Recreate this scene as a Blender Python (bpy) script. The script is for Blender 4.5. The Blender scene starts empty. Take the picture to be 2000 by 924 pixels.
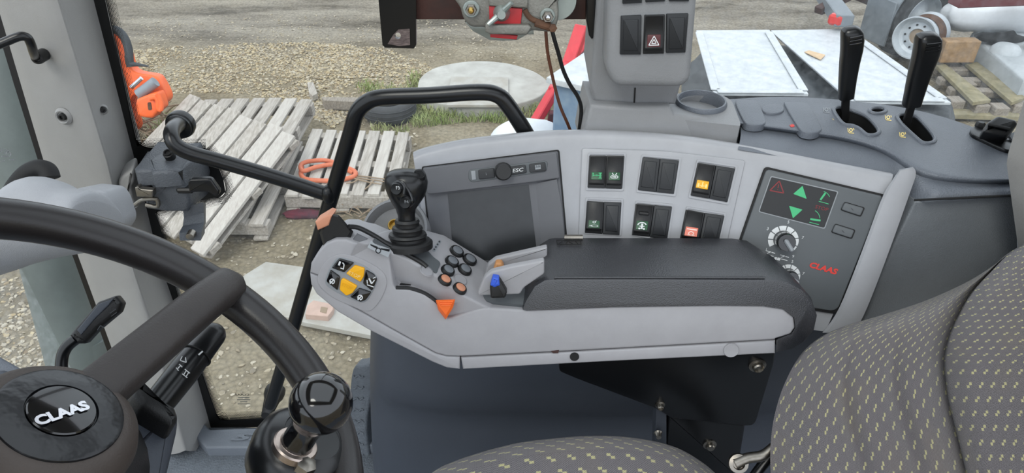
import bpy, bmesh, math, random
from mathutils import Vector as V, Matrix, noise
random.seed(7)
S = bpy.context.scene
COL = S.collection
# ------------------------------------------------------------------ camera
TH = math.radians(35.0); FPX = 1400.0
CAM = V((0, 0, 2.65))
FW = V((0, math.cos(TH), -math.sin(TH))); UP = V((0, math.sin(TH), math.cos(TH))); RT = V((1, 0, 0))
cd = bpy.data.cameras.new('camera'); cam = bpy.data.objects.new('camera', cd); COL.objects.link(cam)
cam.location = CAM; cam.rotation_euler = (math.pi / 2 - TH, 0, 0)
cd.sensor_width = 36.0; cd.lens = FPX / 2000 * 36; cd.clip_start = 0.02; cd.clip_end = 300
S.camera = cam
# ------------------------------------------------------------------ sky, sun, exposure
W = bpy.data.worlds.new('overcast_sky'); S.world = W; W.use_nodes = True
wn = W.node_tree; bg = wn.nodes['Background']
tc = wn.nodes.new('ShaderNodeTexCoord'); sx = wn.nodes.new('ShaderNodeSeparateXYZ')
rp = wn.nodes.new('ShaderNodeValToRGB')
rp.color_ramp.elements[0].position = 0.45; rp.color_ramp.elements[0].color = (.84, .91, 1.0, 1)
rp.color_ramp.elements[1].position = 1.0; rp.color_ramp.elements[1].color = (.90, .95, 1.03, 1)
mp = wn.nodes.new('ShaderNodeMapRange'); mp.inputs[1].default_value = -1; mp.inputs[2].default_value = 1
wn.links.new(tc.outputs['Generated'], sx.inputs[0]); wn.links.new(sx.outputs['Z'], mp.inputs[0])
wn.links.new(mp.outputs[0], rp.inputs[0]); wn.links.new(rp.outputs[0], bg.inputs[0])
bg.inputs[1].default_value = 1.35
sl = bpy.data.lights.new('hazy_sun', 'SUN'); so = bpy.data.objects.new('hazy_sun', sl); COL.objects.link(so)
sl.energy = 1.1; sl.angle = math.radians(25); sl.color = (1.0, .96, .88)
so.rotation_euler = (math.radians(42), 0, math.radians(-25))
S.view_settings.view_transform = 'Standard'; S.view_settings.look = 'None'
S.view_settings.exposure = 0.4; S.view_settings.gamma = 1.0; S.view_settings.use_curve_mapping = False

# ------------------------------------------------------------------ pixel rays onto real surfaces
def ray(u, v): return FW + RT * ((u - 1000) / FPX) + UP * ((462 - v) / FPX)
def atd(u, v, d): return CAM + ray(u, v) * d
def onz(u, v, z=0.0):
    r = ray(u, v); return CAM + r * ((z - CAM.z) / r.z)
def ony(u, v, y):
    r = ray(u, v); return CAM + r * ((y - CAM.y) / r.y)
def onx(u, v, x):
    r = ray(u, v); return CAM + r * ((x - CAM.x) / r.x)
class Plane:
    def __init__(s, p, n): s.p = V(p); s.n = V(n).normalized()
    def __call__(s, u, v, h=0.0):
        r = ray(u, v); t = (s.p + s.n * h - CAM).dot(s.n) / r.dot(s.n); return CAM + r * t
    def normal(s, u, v): return s.n
class Bowed:      # a gently bowed panel: (P-p).n = k (x-x0)^2
    def __init__(s, p, n, k): s.p = V(p); s.n = V(n).normalized(); s.k = k
    def __call__(s, u, v, h=0.0):
        r = ray(u, v); q = CAM - s.p - s.n * h
        a = -s.k * r.x * r.x; b = r.dot(s.n) - 2 * s.k * r.x * q.x; c = q.dot(s.n) - s.k * q.x * q.x
        if abs(a) < 1e-9: t = -c / b
        else:
            D = math.sqrt(max(b * b - 4 * a * c, 0)); t1 = (-b + D) / (2 * a); t2 = (-b - D) / (2 * a)
            t = min([x for x in (t1, t2) if x > 0.2], default=1.1)
        return CAM + r * t
    def normal(s, u, v):
        P = s(u, v); return (s.n - V((2 * s.k * (P.x - s.p.x), 0, 0))).normalized()
    def tangent(s, u, v): return Plane(s(u, v), s.normal(u, v))
def plane3(a, b, c):
    n = (b - a).cross(c - a).normalized()
    if n.dot(CAM - a) < 0: n = -n
    return Plane(a, n)

# ------------------------------------------------------------------ materials
def lin(h):
    if isinstance(h, str):
        h = h.lstrip('#'); h = [int(h[i:i + 2], 16) / 255 for i in (0, 2, 4)]
    return tuple(((c + .055) / 1.055) ** 2.4 if c > .04045 else c / 12.92 for c in h) + (1.0,)
MATS = {}
def mat(name, col, rough=.5, metal=0., bump=0., bscale=400., var=0., vscale=12., spec=.5, col2=None, detail=6, coat=0., emit=None, estr=0., stretch=None):
    m = bpy.data.materials.new(name); m.use_nodes = True; MATS[name] = m
    t = m.node_tree; b = t.nodes['Principled BSDF']
    b.inputs['Base Color'].default_value = lin(col); b.inputs['Roughness'].default_value = rough
    b.inputs['Metallic'].default_value = metal; b.inputs['Specular IOR Level'].default_value = spec
    b.inputs['Coat Weight'].default_value = coat
    if emit: b.inputs['Emission Color'].default_value = lin(emit); b.inputs['Emission Strength'].default_value = estr
    co = None
    if bump or var or col2:
        tcn = t.nodes.new('ShaderNodeTexCoord'); co = tcn.outputs['Object']
        if stretch:
            mpn = t.nodes.new('ShaderNodeMapping'); mpn.inputs['Scale'].default_value = stretch
            t.links.new(co, mpn.inputs[0]); co = mpn.outputs[0]
    if bump:
        n = t.nodes.new('ShaderNodeTexNoise'); n.inputs['Scale'].default_value = bscale; n.inputs['Detail'].default_value = 3
        t.links.new(co, n.inputs['Vector'])
        bp = t.nodes.new('ShaderNodeBump'); bp.inputs['Strength'].default_value = bump; bp.inputs['Distance'].default_value = .002
        t.links.new(n.outputs['Fac'], bp.inputs['Height']); t.links.new(bp.outputs[0], b.inputs['Normal'])
    if var or col2:
        n = t.nodes.new('ShaderNodeTexNoise'); n.inputs['Scale'].default_value = vscale; n.inputs['Detail'].default_value = detail
        n.inputs['Roughness'].default_value = .65
        t.links.new(co, n.inputs['Vector'])
        r = t.nodes.new('ShaderNodeValToRGB'); c = lin(col)
        r.color_ramp.elements[0].position = .3; r.color_ramp.elements[1].position = .7
        if col2: r.color_ramp.elements[0].color = lin(col2); r.color_ramp.elements[1].color = c
        else:
            r.color_ramp.elements[0].color = tuple(x * (1 - var) for x in c[:3]) + (1,)
            r.color_ramp.elements[1].color = tuple(min(1, x * (1 + var)) for x in c[:3]) + (1,)
        t.links.new(n.outputs['Fac'], r.inputs[0]); t.links.new(r.outputs[0], b.inputs['Base Color'])
    return m
# interior plastics
mat('pillar_grey', '#92918f', .5, bump=.25, bscale=900, var=.05)
mat('cowl_grey', '#9a9ca0', .5, bump=.3, bscale=700, var=.05)
mat('shell_grey', '#9d9c9f', .45, bump=.08, bscale=1500, var=.05, vscale=25)
mat('column_grey', '#868789', .5, bump=.3, bscale=700, var=.05)
mat('frame_silver', '#9fa0a4', .34, bump=.03, bscale=900, var=.06, vscale=18)
mat('bezel_grey', '#5e5f63', .55, bump=.1, bscale=1500, var=.06)
mat('panel_grey', '#565a5d', .5, bump=.06, bscale=1500, var=.04)
mat('console_dark', '#636870', .42, bump=.5, bscale=500, var=.06)
mat('console_side', '#6a6e72', .55, bump=.45, bscale=500, var=.08)
mat('housing_blue', '#3f444d', .5, bump=.12, bscale=600, var=.08, vscale=5)
mat('latch_plastic', '#565a60', .45, bump=.7, bscale=350, var=.08)
mat('black_soft', '#141415', .45, bump=.12, bscale=900)
mat('hub_leather', '#131417', .3, bump=.8, bscale=60)
mat('black_matt', '#0c0c0d', .7)
mat('black_gloss', '#08080a', .12, coat=.6)
mat('black_satin', '#0e0f11', .28, bump=.02, bscale=300)
mat('rim_leather', '#201d1d', .33, bump=.06, bscale=700, var=.12, vscale=10)
mat('spoke_leather', '#2f2a28', .5, bump=.2, bscale=700, var=.15, vscale=20)
mat('hub_brown', '#3d3530', .6, bump=.2, bscale=600, var=.15, vscale=14)
mat('pad_black', '#2b2c30', .3, bump=.3, bscale=650, var=.12, vscale=9, spec=1.0)
mat('button_grey', '#6f7378', .4)
mat('switch_black', '#1b1c1e', .45, bump=.05, bscale=900)
mat('switch_blank', '#232528', .5, bump=.1, bscale=900)
mat('screen_dark', '#2b2d2f', .25, var=.15, vscale=30)
mat('white_print', '#d8dadb', .5); mat('grey_print', '#8b8f93', .5); mat('dark_print', '#3c3f43', .5)
mat('red_print', '#d3362c', .5); mat('dim_red', '#7e2529', .5); mat('green_lit', '#3fae74', .4); mat('green_panel', '#124a2a', .4)
mat('yellow_key', '#f0ae12', .4); mat('yellow_print', '#f7dc8a', .5); mat('amber_lens', '#e2a617', .35); mat('salmon_lens', '#de7a66', .4); mat('cream_print', '#f3d9cf', .5)
mat('orange_plastic', '#f06a22', .4); mat('orange_faded', '#c98a6c', .5); mat('sticker_silver', '#a9adb0', .4); mat('rag_black', '#17181a', .9); mat('tan_plastic', '#c98f5c', .5); mat('blue_plastic', '#3058c8', .4)
mat('chrome', '#c9c9cc', .15, metal=1); mat('steel', '#8f8a82', .35, metal=1, var=.2, vscale=60); mat('brass', '#b99b58', .3, metal=1)
mat('copper_ring', '#b3a59c', .3, metal=1, var=.2, vscale=80)
mat('floor_mat', '#5d636a', .6, bump=1., bscale=220, var=.12, vscale=60)
mat('sill_grey', '#646a72', .5, bump=.3, bscale=600, var=.06)
mat('rust_dark', '#2a201d', .7, bump=.3, bscale=120, col2='#4a2a22', vscale=14)
mat('zinc_cast', '#8d8c85', .45, metal=.35, bump=.35, bscale=350, col2='#6e6c66', vscale=25)
mat('galvanised', '#98a09c', .35, metal=.6, var=.12, vscale=20)
mat('red_block', '#b0262b', .45, var=.12, vscale=30)
mat('brown_wire', '#5a3524', .5); mat('black_wire', '#0d0d0e', .5)
mat('bare_metal', '#8d7d78', .5, metal=.4, bump=.4, bscale=300, col2='#3c3233', vscale=60, stretch=(1, 1, 6))
# exterior
mat('old_wood', '#b4aea6', .85, bump=.4, bscale=14, col2='#857e74', vscale=7, stretch=(9, .7, 9))
mat('old_wood_pale', '#bab5ad', .85, bump=.4, bscale=14, col2='#a19a92', vscale=7, stretch=(9, .7, 9))
mat('old_wood_dark', '#9a9287', .85, bump=.4, bscale=14, col2='#6b645b', vscale=7, stretch=(9, .7, 9))
mat('brown_wood', '#a98a66', .8, bump=.4, bscale=70, col2='#7c6244', vscale=14)
mat('mossy_wood', '#988f74', .85, bump=.5, bscale=80, col2='#6c674d', vscale=9)
mat('concrete_pale', '#b4b3ad', .85, bump=.4, bscale=60, col2='#97958e', vscale=5)
mat('concrete_block', '#b7bcc0', .85, bump=.4, bscale=50, col2='#969c9f', vscale=4)
mat('white_sheet', '#c6cacd', .5, bump=.05, bscale=60, col2='#a9aeb2', vscale=9)
mat('sheet_ground', '#adaca7', .6, bump=.1, bscale=60, col2='#938d80', vscale=6)
mat('tarp_dark', '#34393d', .55, bump=.6, bscale=25, var=.3, vscale=6)
mat('rubber', '#3a3b3c', .8, bump=.3, bscale=150, var=.2, vscale=12)
mat('tyre_grey', '#3e4042', .85, bump=.3, bscale=120, var=.2, vscale=8)
mat('rim_white', '#b4bbc1', .5, var=.12, vscale=14, metal=.1)
mat('rust', '#6b4a35', .85, bump=.8, bscale=60, col2='#3f2c22', vscale=18)
mat('red_paint', '#c8323c', .45, var=.12, vscale=8)
mat('dull_red', '#5e2a2f', .6, var=.2, vscale=8)
mat('blue_drum', '#5b7694', .55, bump=.2, bscale=60, col2='#7f93a6', vscale=9)
mat('blue_plastic_out', '#3f74b4', .4)
mat('white_bag', '#d3d7db', .6, bump=.5, bscale=18, var=.05)
mat('orange_paint', '#f0662a', .45, var=.12, vscale=9)
mat('orange_hose', '#c46a48', .55, var=.15, vscale=20)
mat('grey_steel', '#7d858c', .45, var=.15, vscale=9)
mat('mudguard', '#6d747a', .5, var=.1, vscale=6)
mat('rag_dark', '#2b2930', .9, col2='#6e2433', vscale=9)
mat('cardboard', '#c2a888', .85, var=.15, vscale=20)
mat('grass_green', '#7d9150', .8, col2='#a3a476', vscale=3)
mat('dry_twig', '#8b7a66', .9)
mat('pebble', '#cdbb97', .85)
mat('pebble_grey', '#bdb6a6', .85)
for nm_, cs_ in (('pebble', ('#766650', '#9d8c6c', '#b7aa8c', '#8d8474')), ('pebble_grey', ('#787062', '#a0957f', '#b5ad9c', '#8b806c'))):
    t_ = MATS[nm_].node_tree; ge = t_.nodes.new('ShaderNodeNewGeometry'); cr_ = t_.nodes.new('ShaderNodeValToRGB')
    while len(cr_.color_ramp.elements) < 4: cr_.color_ramp.elements.new(.5)
    for i_, c_ in enumerate(cs_): cr_.color_ramp.elements[i_].position = i_ / 3.2; cr_.color_ramp.elements[i_].color = lin(c_)
    t_.links.new(ge.outputs['Random Per Island'], cr_.inputs[0]); t_.links.new(cr_.outputs[0], t_.nodes['Principled BSDF'].inputs['Base Color'])
mat('lamp_red', '#c02a24', .3); mat('frit_black', '#050505', .5)

def glass(name, dust=0.0):
    m = bpy.data.materials.new(name); m.use_nodes = True; MATS[name] = m; t = m.node_tree
    t.nodes.remove(t.nodes['Principled BSDF']); out = t.nodes['Material Output']
    tr = t.nodes.new('ShaderNodeBsdfTransparent'); tr.inputs[0].default_value = (.97, .985, .98, 1)
    gl = t.nodes.new('ShaderNodeBsdfGlossy'); gl.inputs['Roughness'].default_value = .02
    lw = t.nodes.new('ShaderNodeLayerWeight'); lw.inputs[0].default_value = .5
    pw = t.nodes.new('ShaderNodeMath'); pw.operation = 'POWER'; pw.inputs[1].default_value = 5
    ma = t.nodes.new('ShaderNodeMath'); ma.operation = 'MULTIPLY_ADD'; ma.inputs[1].default_value = .6; ma.inputs[2].default_value = .025
    mx = t.nodes.new('ShaderNodeMixShader')
    t.links.new(lw.outputs['Facing'], pw.inputs[0]); t.links.new(pw.outputs[0], ma.inputs[0]); t.links.new(ma.outputs[0], mx.inputs[0])
    t.links.new(tr.outputs[0], mx.inputs[1]); t.links.new(gl.outputs[0], mx.inputs[2])
    last = mx
    if dust:
        df = t.nodes.new('ShaderNodeBsdfTranslucent'); df.inputs[0].default_value = (.75, .8, .84, 1)
        tcn = t.nodes.new('ShaderNodeTexCoord')
        n = t.nodes.new('ShaderNodeTexNoise'); n.inputs['Scale'].default_value = 60; n.inputs['Detail'].default_value = 8; n.inputs['Roughness'].default_value = .75
        t.links.new(tcn.outputs['Object'], n.inputs['Vector'])
        mr = t.nodes.new('ShaderNodeMapRange'); mr.inputs[1].default_value = .42; mr.inputs[2].default_value = .8; mr.inputs[3].default_value = dust * .35; mr.inputs[4].default_value = dust * 3
        t.links.new(n.outputs['Fac'], mr.inputs[0])
        m2 = t.nodes.new('ShaderNodeMixShader'); t.links.new(mr.outputs[0], m2.inputs[0]); t.links.new(mx.outputs[0], m2.inputs[1]); t.links.new(df.outputs[0], m2.inputs[2]); last = m2
    t.links.new(last.outputs[0], out.inputs[0]); return m
glass('clear_glass', .012); glass('dusty_glass', .035); glass('front_glass', .06)

def math_node(t, op, a, b=None, c=None):
    n = t.nodes.new('ShaderNodeMath'); n.operation = op
    for i, x in enumerate((a, b, c)):
        if x is None: continue
        if isinstance(x, (int, float)): n.inputs[i].default_value = x
        else: t.links.new(x, n.inputs[i])
    return n.outputs[0]
def frit_dots():
    m = bpy.data.materials.new('frit_dots'); m.use_nodes = True; MATS['frit_dots'] = m; t = m.node_tree
    b = t.nodes['Principled BSDF']; b.inputs['Base Color'].default_value = (.004, .004, .004, 1); b.inputs['Roughness'].default_value = .5
    uv = t.nodes.new('ShaderNodeUVMap'); s = t.nodes.new('ShaderNodeSeparateXYZ'); t.links.new(uv.outputs[0], s.inputs[0])
    vr = math_node(t, 'MULTIPLY', s.outputs['Y'], 7.0)
    row = math_node(t, 'FLOOR', vr)
    uu = math_node(t, 'MULTIPLY_ADD', row, .5, s.outputs['X'])
    fu = math_node(t, 'SUBTRACT', math_node(t, 'FRACT', uu), .5); fv = math_node(t, 'SUBTRACT', math_node(t, 'FRACT', vr), .5)
    d = math_node(t, 'SQRT', math_node(t, 'ADD', math_node(t, 'MULTIPLY', fu, fu), math_node(t, 'MULTIPLY', fv, fv)))
    r = math_node(t, 'MULTIPLY_ADD', row, -.055, .58)
    a = math_node(t, 'LESS_THAN', d, r)
    t.links.new(a, b.inputs['Alpha'])
frit_dots()
def fabric():
    m = bpy.data.materials.new('seat_fabric'); m.use_nodes = True; MATS['seat_fabric'] = m; t = m.node_tree
    b = t.nodes['Principled BSDF']; b.inputs['Roughness'].default_value = .95; b.inputs['Specular IOR Level'].default_value = .15
    b.inputs['Sheen Weight'].default_value = .25
    uv = t.nodes.new('ShaderNodeUVMap'); s = t.nodes.new('ShaderNodeSeparateXYZ'); t.links.new(uv.outputs[0], s.inputs[0])
    U, Vv = s.outputs['X'], s.outputs['Y']          # metres on the cloth
    wob = t.nodes.new('ShaderNodeTexNoise'); wob.inputs['Scale'].default_value = 900; t.links.new(uv.outputs[0], wob.inputs['Vector'])
    # dashes: staggered rows
    v2 = math_node(t, 'MULTIPLY', Vv, 1 / .0185); row = math_node(t, 'FLOOR', v2)
    u2 = math_node(t, 'MULTIPLY_ADD', row, .5, math_node(t, 'MULTIPLY', U, 1 / .027))
    fu = math_node(t, 'SUBTRACT', math_node(t, 'FRACT', u2), .5); fv = math_node(t, 'SUBTRACT', math_node(t, 'FRACT', v2), .5)
    step = math_node(t, 'MULTIPLY', math_node(t, 'SIGN', fu), .10)
    fv2 = math_node(t, 'ABSOLUTE', math_node(t, 'SUBTRACT', fv, step)); au = math_node(t, 'ABSOLUTE', fu)
    wv = math_node(t, 'MULTIPLY_ADD', wob.outputs['Fac'], .16, -.08)
    mk = math_node(t, 'MULTIPLY', math_node(t, 'LESS_THAN', math_node(t, 'ADD', au, wv), .21), math_node(t, 'LESS_THAN', math_node(t, 'ADD', fv2, wv), .1))
    # weave: fine ribs
    rib = math_node(t, 'SINE', math_node(t, 'MULTIPLY', Vv, 2 * math.pi / .0026)); rib2 = math_node(t, 'SINE', math_node(t, 'MULTIPLY', U, 2 * math.pi / .0034))
    h = math_node(t, 'ADD', math_node(t, 'MULTIPLY', rib, rib2), wob.outputs['Fac'])
    cr = t.nodes.new('ShaderNodeValToRGB'); cr.color_ramp.elements[0].color = lin('#434045'); cr.color_ramp.elements[1].color = lin('#8a8586')
    cr.color_ramp.elements[0].position = 0.0; cr.color_ramp.elements[1].position = 1.0
    t.links.new(math_node(t, 'MULTIPLY_ADD', h, .36, .32), cr.inputs[0])
    big = t.nodes.new('ShaderNodeTexNoise'); big.inputs['Scale'].default_value = 9; t.links.new(uv.outputs[0], big.inputs['Vector'])
    wr = t.nodes.new('ShaderNodeMixRGB'); wr.blend_type = 'MIX'; wr.inputs[2].default_value = lin('#7c7368')
    wf = t.nodes.new('ShaderNodeMapRange'); wf.inputs[1].default_value = .5; wf.inputs[2].default_value = .8; wf.inputs[3].default_value = 0; wf.inputs[4].default_value = .5
    t.links.new(big.outputs['Fac'], wf.inputs[0]); t.links.new(wf.outputs[0], wr.inputs[0]); t.links.new(cr.outputs[0], wr.inputs[1])
    mx = t.nodes.new('ShaderNodeMixRGB'); mx.inputs[2].default_value = lin('#c2bc8c'); t.links.new(math_node(t, 'MULTIPLY', mk, .85), mx.inputs[0]); t.links.new(wr.outputs[0], mx.inputs[1])
    t.links.new(mx.outputs[0], b.inputs['Base Color'])
    bp = t.nodes.new('ShaderNodeBump'); bp.inputs['Strength'].default_value = .6; bp.inputs['Distance'].default_value = .001
    t.links.new(math_node(t, 'ADD', h, mk), bp.inputs['Height']); t.links.new(bp.outputs[0], b.inputs['Normal'])
fabric()
def ground_mat():
    m = bpy.data.materials.new('yard_ground'); m.use_nodes = True; MATS['yard_ground'] = m; t = m.node_tree
    b = t.nodes['Principled BSDF']; b.inputs['Roughness'].default_value = .95; b.inputs['Specular IOR Level'].default_value = .15
    tcn = t.nodes.new('ShaderNodeTexCoord'); co = tcn.outputs['Object']
    def nz(sc, det=8, ro=.65, stretch=None):
        n = t.nodes.new('ShaderNodeTexNoise'); n.inputs['Scale'].default_value = sc; n.inputs['Detail'].default_value = det; n.inputs['Roughness'].default_value = ro
        if stretch:
            mpn = t.nodes.new('ShaderNodeMapping'); mpn.inputs['Scale'].default_value = stretch; t.links.new(co, mpn.inputs[0]); t.links.new(mpn.outputs[0], n.inputs['Vector'])
        else: t.links.new(co, n.inputs['Vector'])
        return n.outputs['Fac']
    def ramp(f, stops):
        r = t.nodes.new('ShaderNodeValToRGB'); e = r.color_ramp.elements
        while len(e) < len(stops): e.new(.5)
        for x, (p, c) in zip(e, stops): x.position = p; x.color = lin(c)
        t.links.new(f, r.inputs[0]); return r.outputs[0]
    base = ramp(nz(1.3), [(.3, '#857a66'), (.48, '#a3977f'), (.7, '#bcb29c')])
    mud = ramp(nz(1.1, 12, .7, (.5, 2.2, 1)), [(.34, '#655f55'), (.46, '#958d80'), (.60, '#b3ab9c')])
    # far yard is greyer packed mud
    s = t.nodes.new('ShaderNodeSeparateXYZ'); t.links.new(co, s.inputs[0])
    far = t.nodes.new('ShaderNodeMapRange'); far.inputs[1].default_value = 6.6; far.inputs[2].default_value = 7.8; far.interpolation_type = 'SMOOTHSTEP'
    t.links.new(math_node(t, 'MULTIPLY_ADD', nz(.8, 4), 1.4, math_node(t, 'ADD', s.outputs['Y'], -.7)), far.inputs[0])
    mx = t.nodes.new('ShaderNodeMixRGB'); t.links.new(far.outputs[0], mx.inputs[0]); t.links.new(base, mx.inputs[1]); t.links.new(mud, mx.inputs[2])
    # small stones
    vo = t.nodes.new('ShaderNodeTexVoronoi'); vo.inputs['Scale'].default_value = 34; t.links.new(co, vo.inputs['Vector'])
    st = ramp(vo.outputs['Distance'], [(.0, '#ffffff'), (.45, '#e2e2e2'), (.75, '#b8b8b8')])
    m2 = t.nodes.new('ShaderNodeMixRGB'); m2.blend_type = 'MULTIPLY'; m2.inputs[0].default_value = .6; t.links.new(mx.outputs[0], m2.inputs[1]); t.links.new(st, m2.inputs[2])
    fine = ramp(nz(60, 6, .8), [(.3, '#cfcfcf'), (.7, '#ffffff')])
    m3 = t.nodes.new('ShaderNodeMixRGB'); m3.blend_type = 'MULTIPLY'; m3.inputs[0].default_value = .7; t.links.new(m2.outputs[0], m3.inputs[1]); t.links.new(fine, m3.inputs[2])
    t.links.new(m3.outputs[0], b.inputs['Base Color'])
    bp = t.nodes.new('ShaderNodeBump'); bp.inputs['Strength'].default_value = .9; bp.inputs['Distance'].default_value = .03
    hh = math_node(t, 'ADD', nz(22, 8, .7), math_node(t, 'MULTIPLY', vo.outputs['Distance'], -.5))
    t.links.new(hh, bp.inputs['Height']); t.links.new(bp.outputs[0], b.inputs['Normal'])
ground_mat()

# ------------------------------------------------------------------ mesh helpers
WLOC = {}
def setprops(o, label, cat, group=None, kind=None):
    if label: o['label'] = label
    if cat: o['category'] = cat
    if group: o['group'] = group
    if kind: o['kind'] = kind
    return o
def thing(name, loc, label, cat, group=None, kind=None):
    o = bpy.data.objects.new(name, None); COL.objects.link(o); o.location = loc; o.empty_display_size = .05
    WLOC[o.name] = V(loc); return setprops(o, label, cat, group, kind)
def obj(name, vf, m, parent=None, ang=35, uv=None, label=None):
    vs, fs = vf
    c = V((0, 0, 0))
    for p in vs: c += V(p)
    c /= len(vs)
    if parent is None: c.z = min(p[2] for p in vs)
    me = bpy.data.meshes.new(name); me.from_pydata([tuple(V(p) - c) for p in vs], [], fs)
    b = bmesh.new(); b.from_mesh(me); bmesh.ops.recalc_face_normals(b, faces=b.faces); b.to_mesh(me); b.free()
    me.polygons.foreach_set('use_smooth', [True] * len(me.polygons)); me.set_sharp_from_angle(angle=math.radians(ang))
    if uv:
        l = me.uv_layers.new(name='UVMap')
        for lp in me.loops: l.data[lp.index].uv = uv[lp.vertex_index]
    me.materials.append(MATS[m])
    o = bpy.data.objects.new(name, me); COL.objects.link(o); o.location = c; WLOC[o.name] = c
    if parent is not None:
        o.parent = parent; o.matrix_parent_inverse = Matrix.Translation(-WLOC[parent.name])
    if label: o['label'] = label
    return o
def join(*vfs):
    vs, fs = [], []
    for a, b in vfs:
        k = len(vs); vs += [V(p) for p in a]; fs += [tuple(i + k for i in f) for f in b]
    return vs, fs
def loft(rings, cap0=True, cap1=True, closed=True):
    n = len(rings[0]); vs = [V(p) for r in rings for p in r]; fs = []
    for i in range(len(rings) - 1):
        for j in range(n if closed else n - 1):
            a = i * n + j; b = i * n + (j + 1) % n
            fs.append((a, b, b + n, a + n))
    if cap0: fs.append(tuple(range(n))[::-1])
    if cap1: fs.append(tuple(range((len(rings) - 1) * n, len(rings) * n)))
    return vs, fs
def frame(n):
    n = V(n).normalized(); a = V((0, 0, 1)) if abs(n.z) < .9 else V((1, 0, 0))
    x = a.cross(n).normalized(); return x, n.cross(x), n
def smooth(pts, k=6, closed=False):
    P = [V(p) for p in pts]; n = len(P); out = []
    for i in range(n if closed else n - 1):
        if closed: a, b, c, d = P[i - 1], P[i], P[(i + 1) % n], P[(i + 2) % n]
        else: a, b, c, d = P[max(i - 1, 0)], P[i], P[i + 1], P[min(i + 2, n - 1)]
        for j in range(k):
            t = j / k
            out.append(.5 * ((2 * b) + (c - a) * t + (2 * a - 5 * b + 4 * c - d) * t * t + (3 * b - a - 3 * c + d) * t ** 3))
    if not closed: out.append(P[-1])
    return out
def tube(path, r, n=16, sm=0, caps=True, flat=1.0):
    P = smooth(path, sm) if sm else [V(p) for p in path]
    m = len(P); rs = r if isinstance(r, (list, tuple)) else [r] * m
    if len(rs) != m: rs = [rs[min(int(i / (m - 1) * (len(rs) - 1)), len(rs) - 2)] + (rs[min(int(i / (m - 1) * (len(rs) - 1)), len(rs) - 2) + 1] - rs[min(int(i / (m - 1) * (len(rs) - 1)), len(rs) - 2)]) * (i / (m - 1) * (len(rs) - 1) - min(int(i / (m - 1) * (len(rs) - 1)), len(rs) - 2)) for i in range(m)]
    T = [(P[min(i + 1, m - 1)] - P[max(i - 1, 0)]).normalized() for i in range(m)]
    x, y, _ = frame(T[0]); rings = []
    for i in range(m):
        x = (x - T[i] * x.dot(T[i])).normalized(); y = T[i].cross(x)
        rings.append([P[i] + (x * math.cos(2 * math.pi * j / n) + y * math.sin(2 * math.pi * j / n) * flat) * rs[i] for j in range(n)])
    return loft(rings, caps, caps)
def capsule(path, r, n=16, sm=0):      # tube with rounded ends
    P = smooth(path, sm) if sm else [V(p) for p in path]
    a = (P[0] - P[1]).normalized(); b = (P[-1] - P[-2]).normalized(); r0, r1 = (r[0], r[-1]) if isinstance(r, (list, tuple)) else (r, r)
    rr = r if isinstance(r, (list, tuple)) else [r] * len(P)
    if len(rr) != len(P): rr = [r0 + (r1 - r0) * i / (len(P) - 1) for i in range(len(P))]
    A = [(P[0] + a * r0 * math.sin(t), r0 * max(math.cos(t), .02)) for t in (1.55, 1.2, .8, .4)]
    B = [(P[-1] + b * r1 * math.sin(t), r1 * max(math.cos(t), .02)) for t in (.4, .8, 1.2, 1.55)]
    q = A + list(zip(P, rr)) + B
    return tube([x[0] for x in q], [x[1] for x in q], n)
def lathe(o, axis, prof, n=32, cap=True, ex=None, sy=1.0):
    x, y, z = frame(axis); o = V(o)
    if ex is not None: x = (V(ex) - z * V(ex).dot(z)).normalized(); y = z.cross(x)
    rings = [[o + z * h + (x * math.cos(2 * math.pi * j / n) + y * math.sin(2 * math.pi * j / n) * sy) * max(r, 1e-5) for j in range(n)] for r, h in prof]
    return loft(rings, cap, cap)
def sphere(c, r, n=20, m=12, sc=(1, 1, 1)):
    c = V(c)
    return loft([[c + V((r * sc[0] * math.sin(a) * math.cos(2 * math.pi * j / n), r * sc[1] * math.sin(a) * math.sin(2 * math.pi * j / n), r * sc[2] * math.cos(a))) for j in range(n)] for a in [max(.01, min(math.pi - .01, math.pi * i / m)) for i in range(m + 1)]])
def box(c, size, X=(1, 0, 0), Y=(0, 1, 0), Z=None, bev=0.0):
    c = V(c); X = V(X).normalized(); Y = V(Y); Y = (Y - X * Y.dot(X)).normalized(); Z = X.cross(Y)
    a, b, h = [s / 2 for s in size]; e = min(bev, a * .9, b * .9, h * .9)
    if e <= 0:
        vs = [c + X * sx * a + Y * sy * b + Z * sz * h for sz in (-1, 1) for sx, sy in ((-1, -1), (1, -1), (1, 1), (-1, 1))]
        return vs, [(3, 2, 1, 0), (4, 5, 6, 7), (0, 1, 5, 4), (1, 2, 6, 5), (2, 3, 7, 6), (3, 0, 4, 7)]
    def ring(i, z):
        q = [(-a + i, -b + e), (-a + e, -b + i), (a - e, -b + i), (a - i, -b + e), (a - i, b - e), (a - e, b - i), (-a + e, b - i), (-a + i, b - e)]
        return [c + X * x + Y * y + Z * z for x, y in q]
    return loft([ring(e * .9, -h), ring(0, -h + e), ring(0, h - e), ring(e * .9, h)])
def rnd(pts, r, k=4):           # round the corners of a pixel polygon
    out = []; n = len(pts)
    for i in range(n):
        a, b, c = [V((q[0], q[1], 0)) for q in (pts[i - 1], pts[i], pts[(i + 1) % n])]
        rr = min(r, (a - b).length * .45, (c - b).length * .45)
        p = b + (a - b).normalized() * rr; q = b + (c - b).normalized() * rr
        for j in range(k + 1):
            t = j / k; w = p * (1 - t) ** 2 + b * 2 * t * (1 - t) + q * t * t; out.append((w.x, w.y))
    return out
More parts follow.
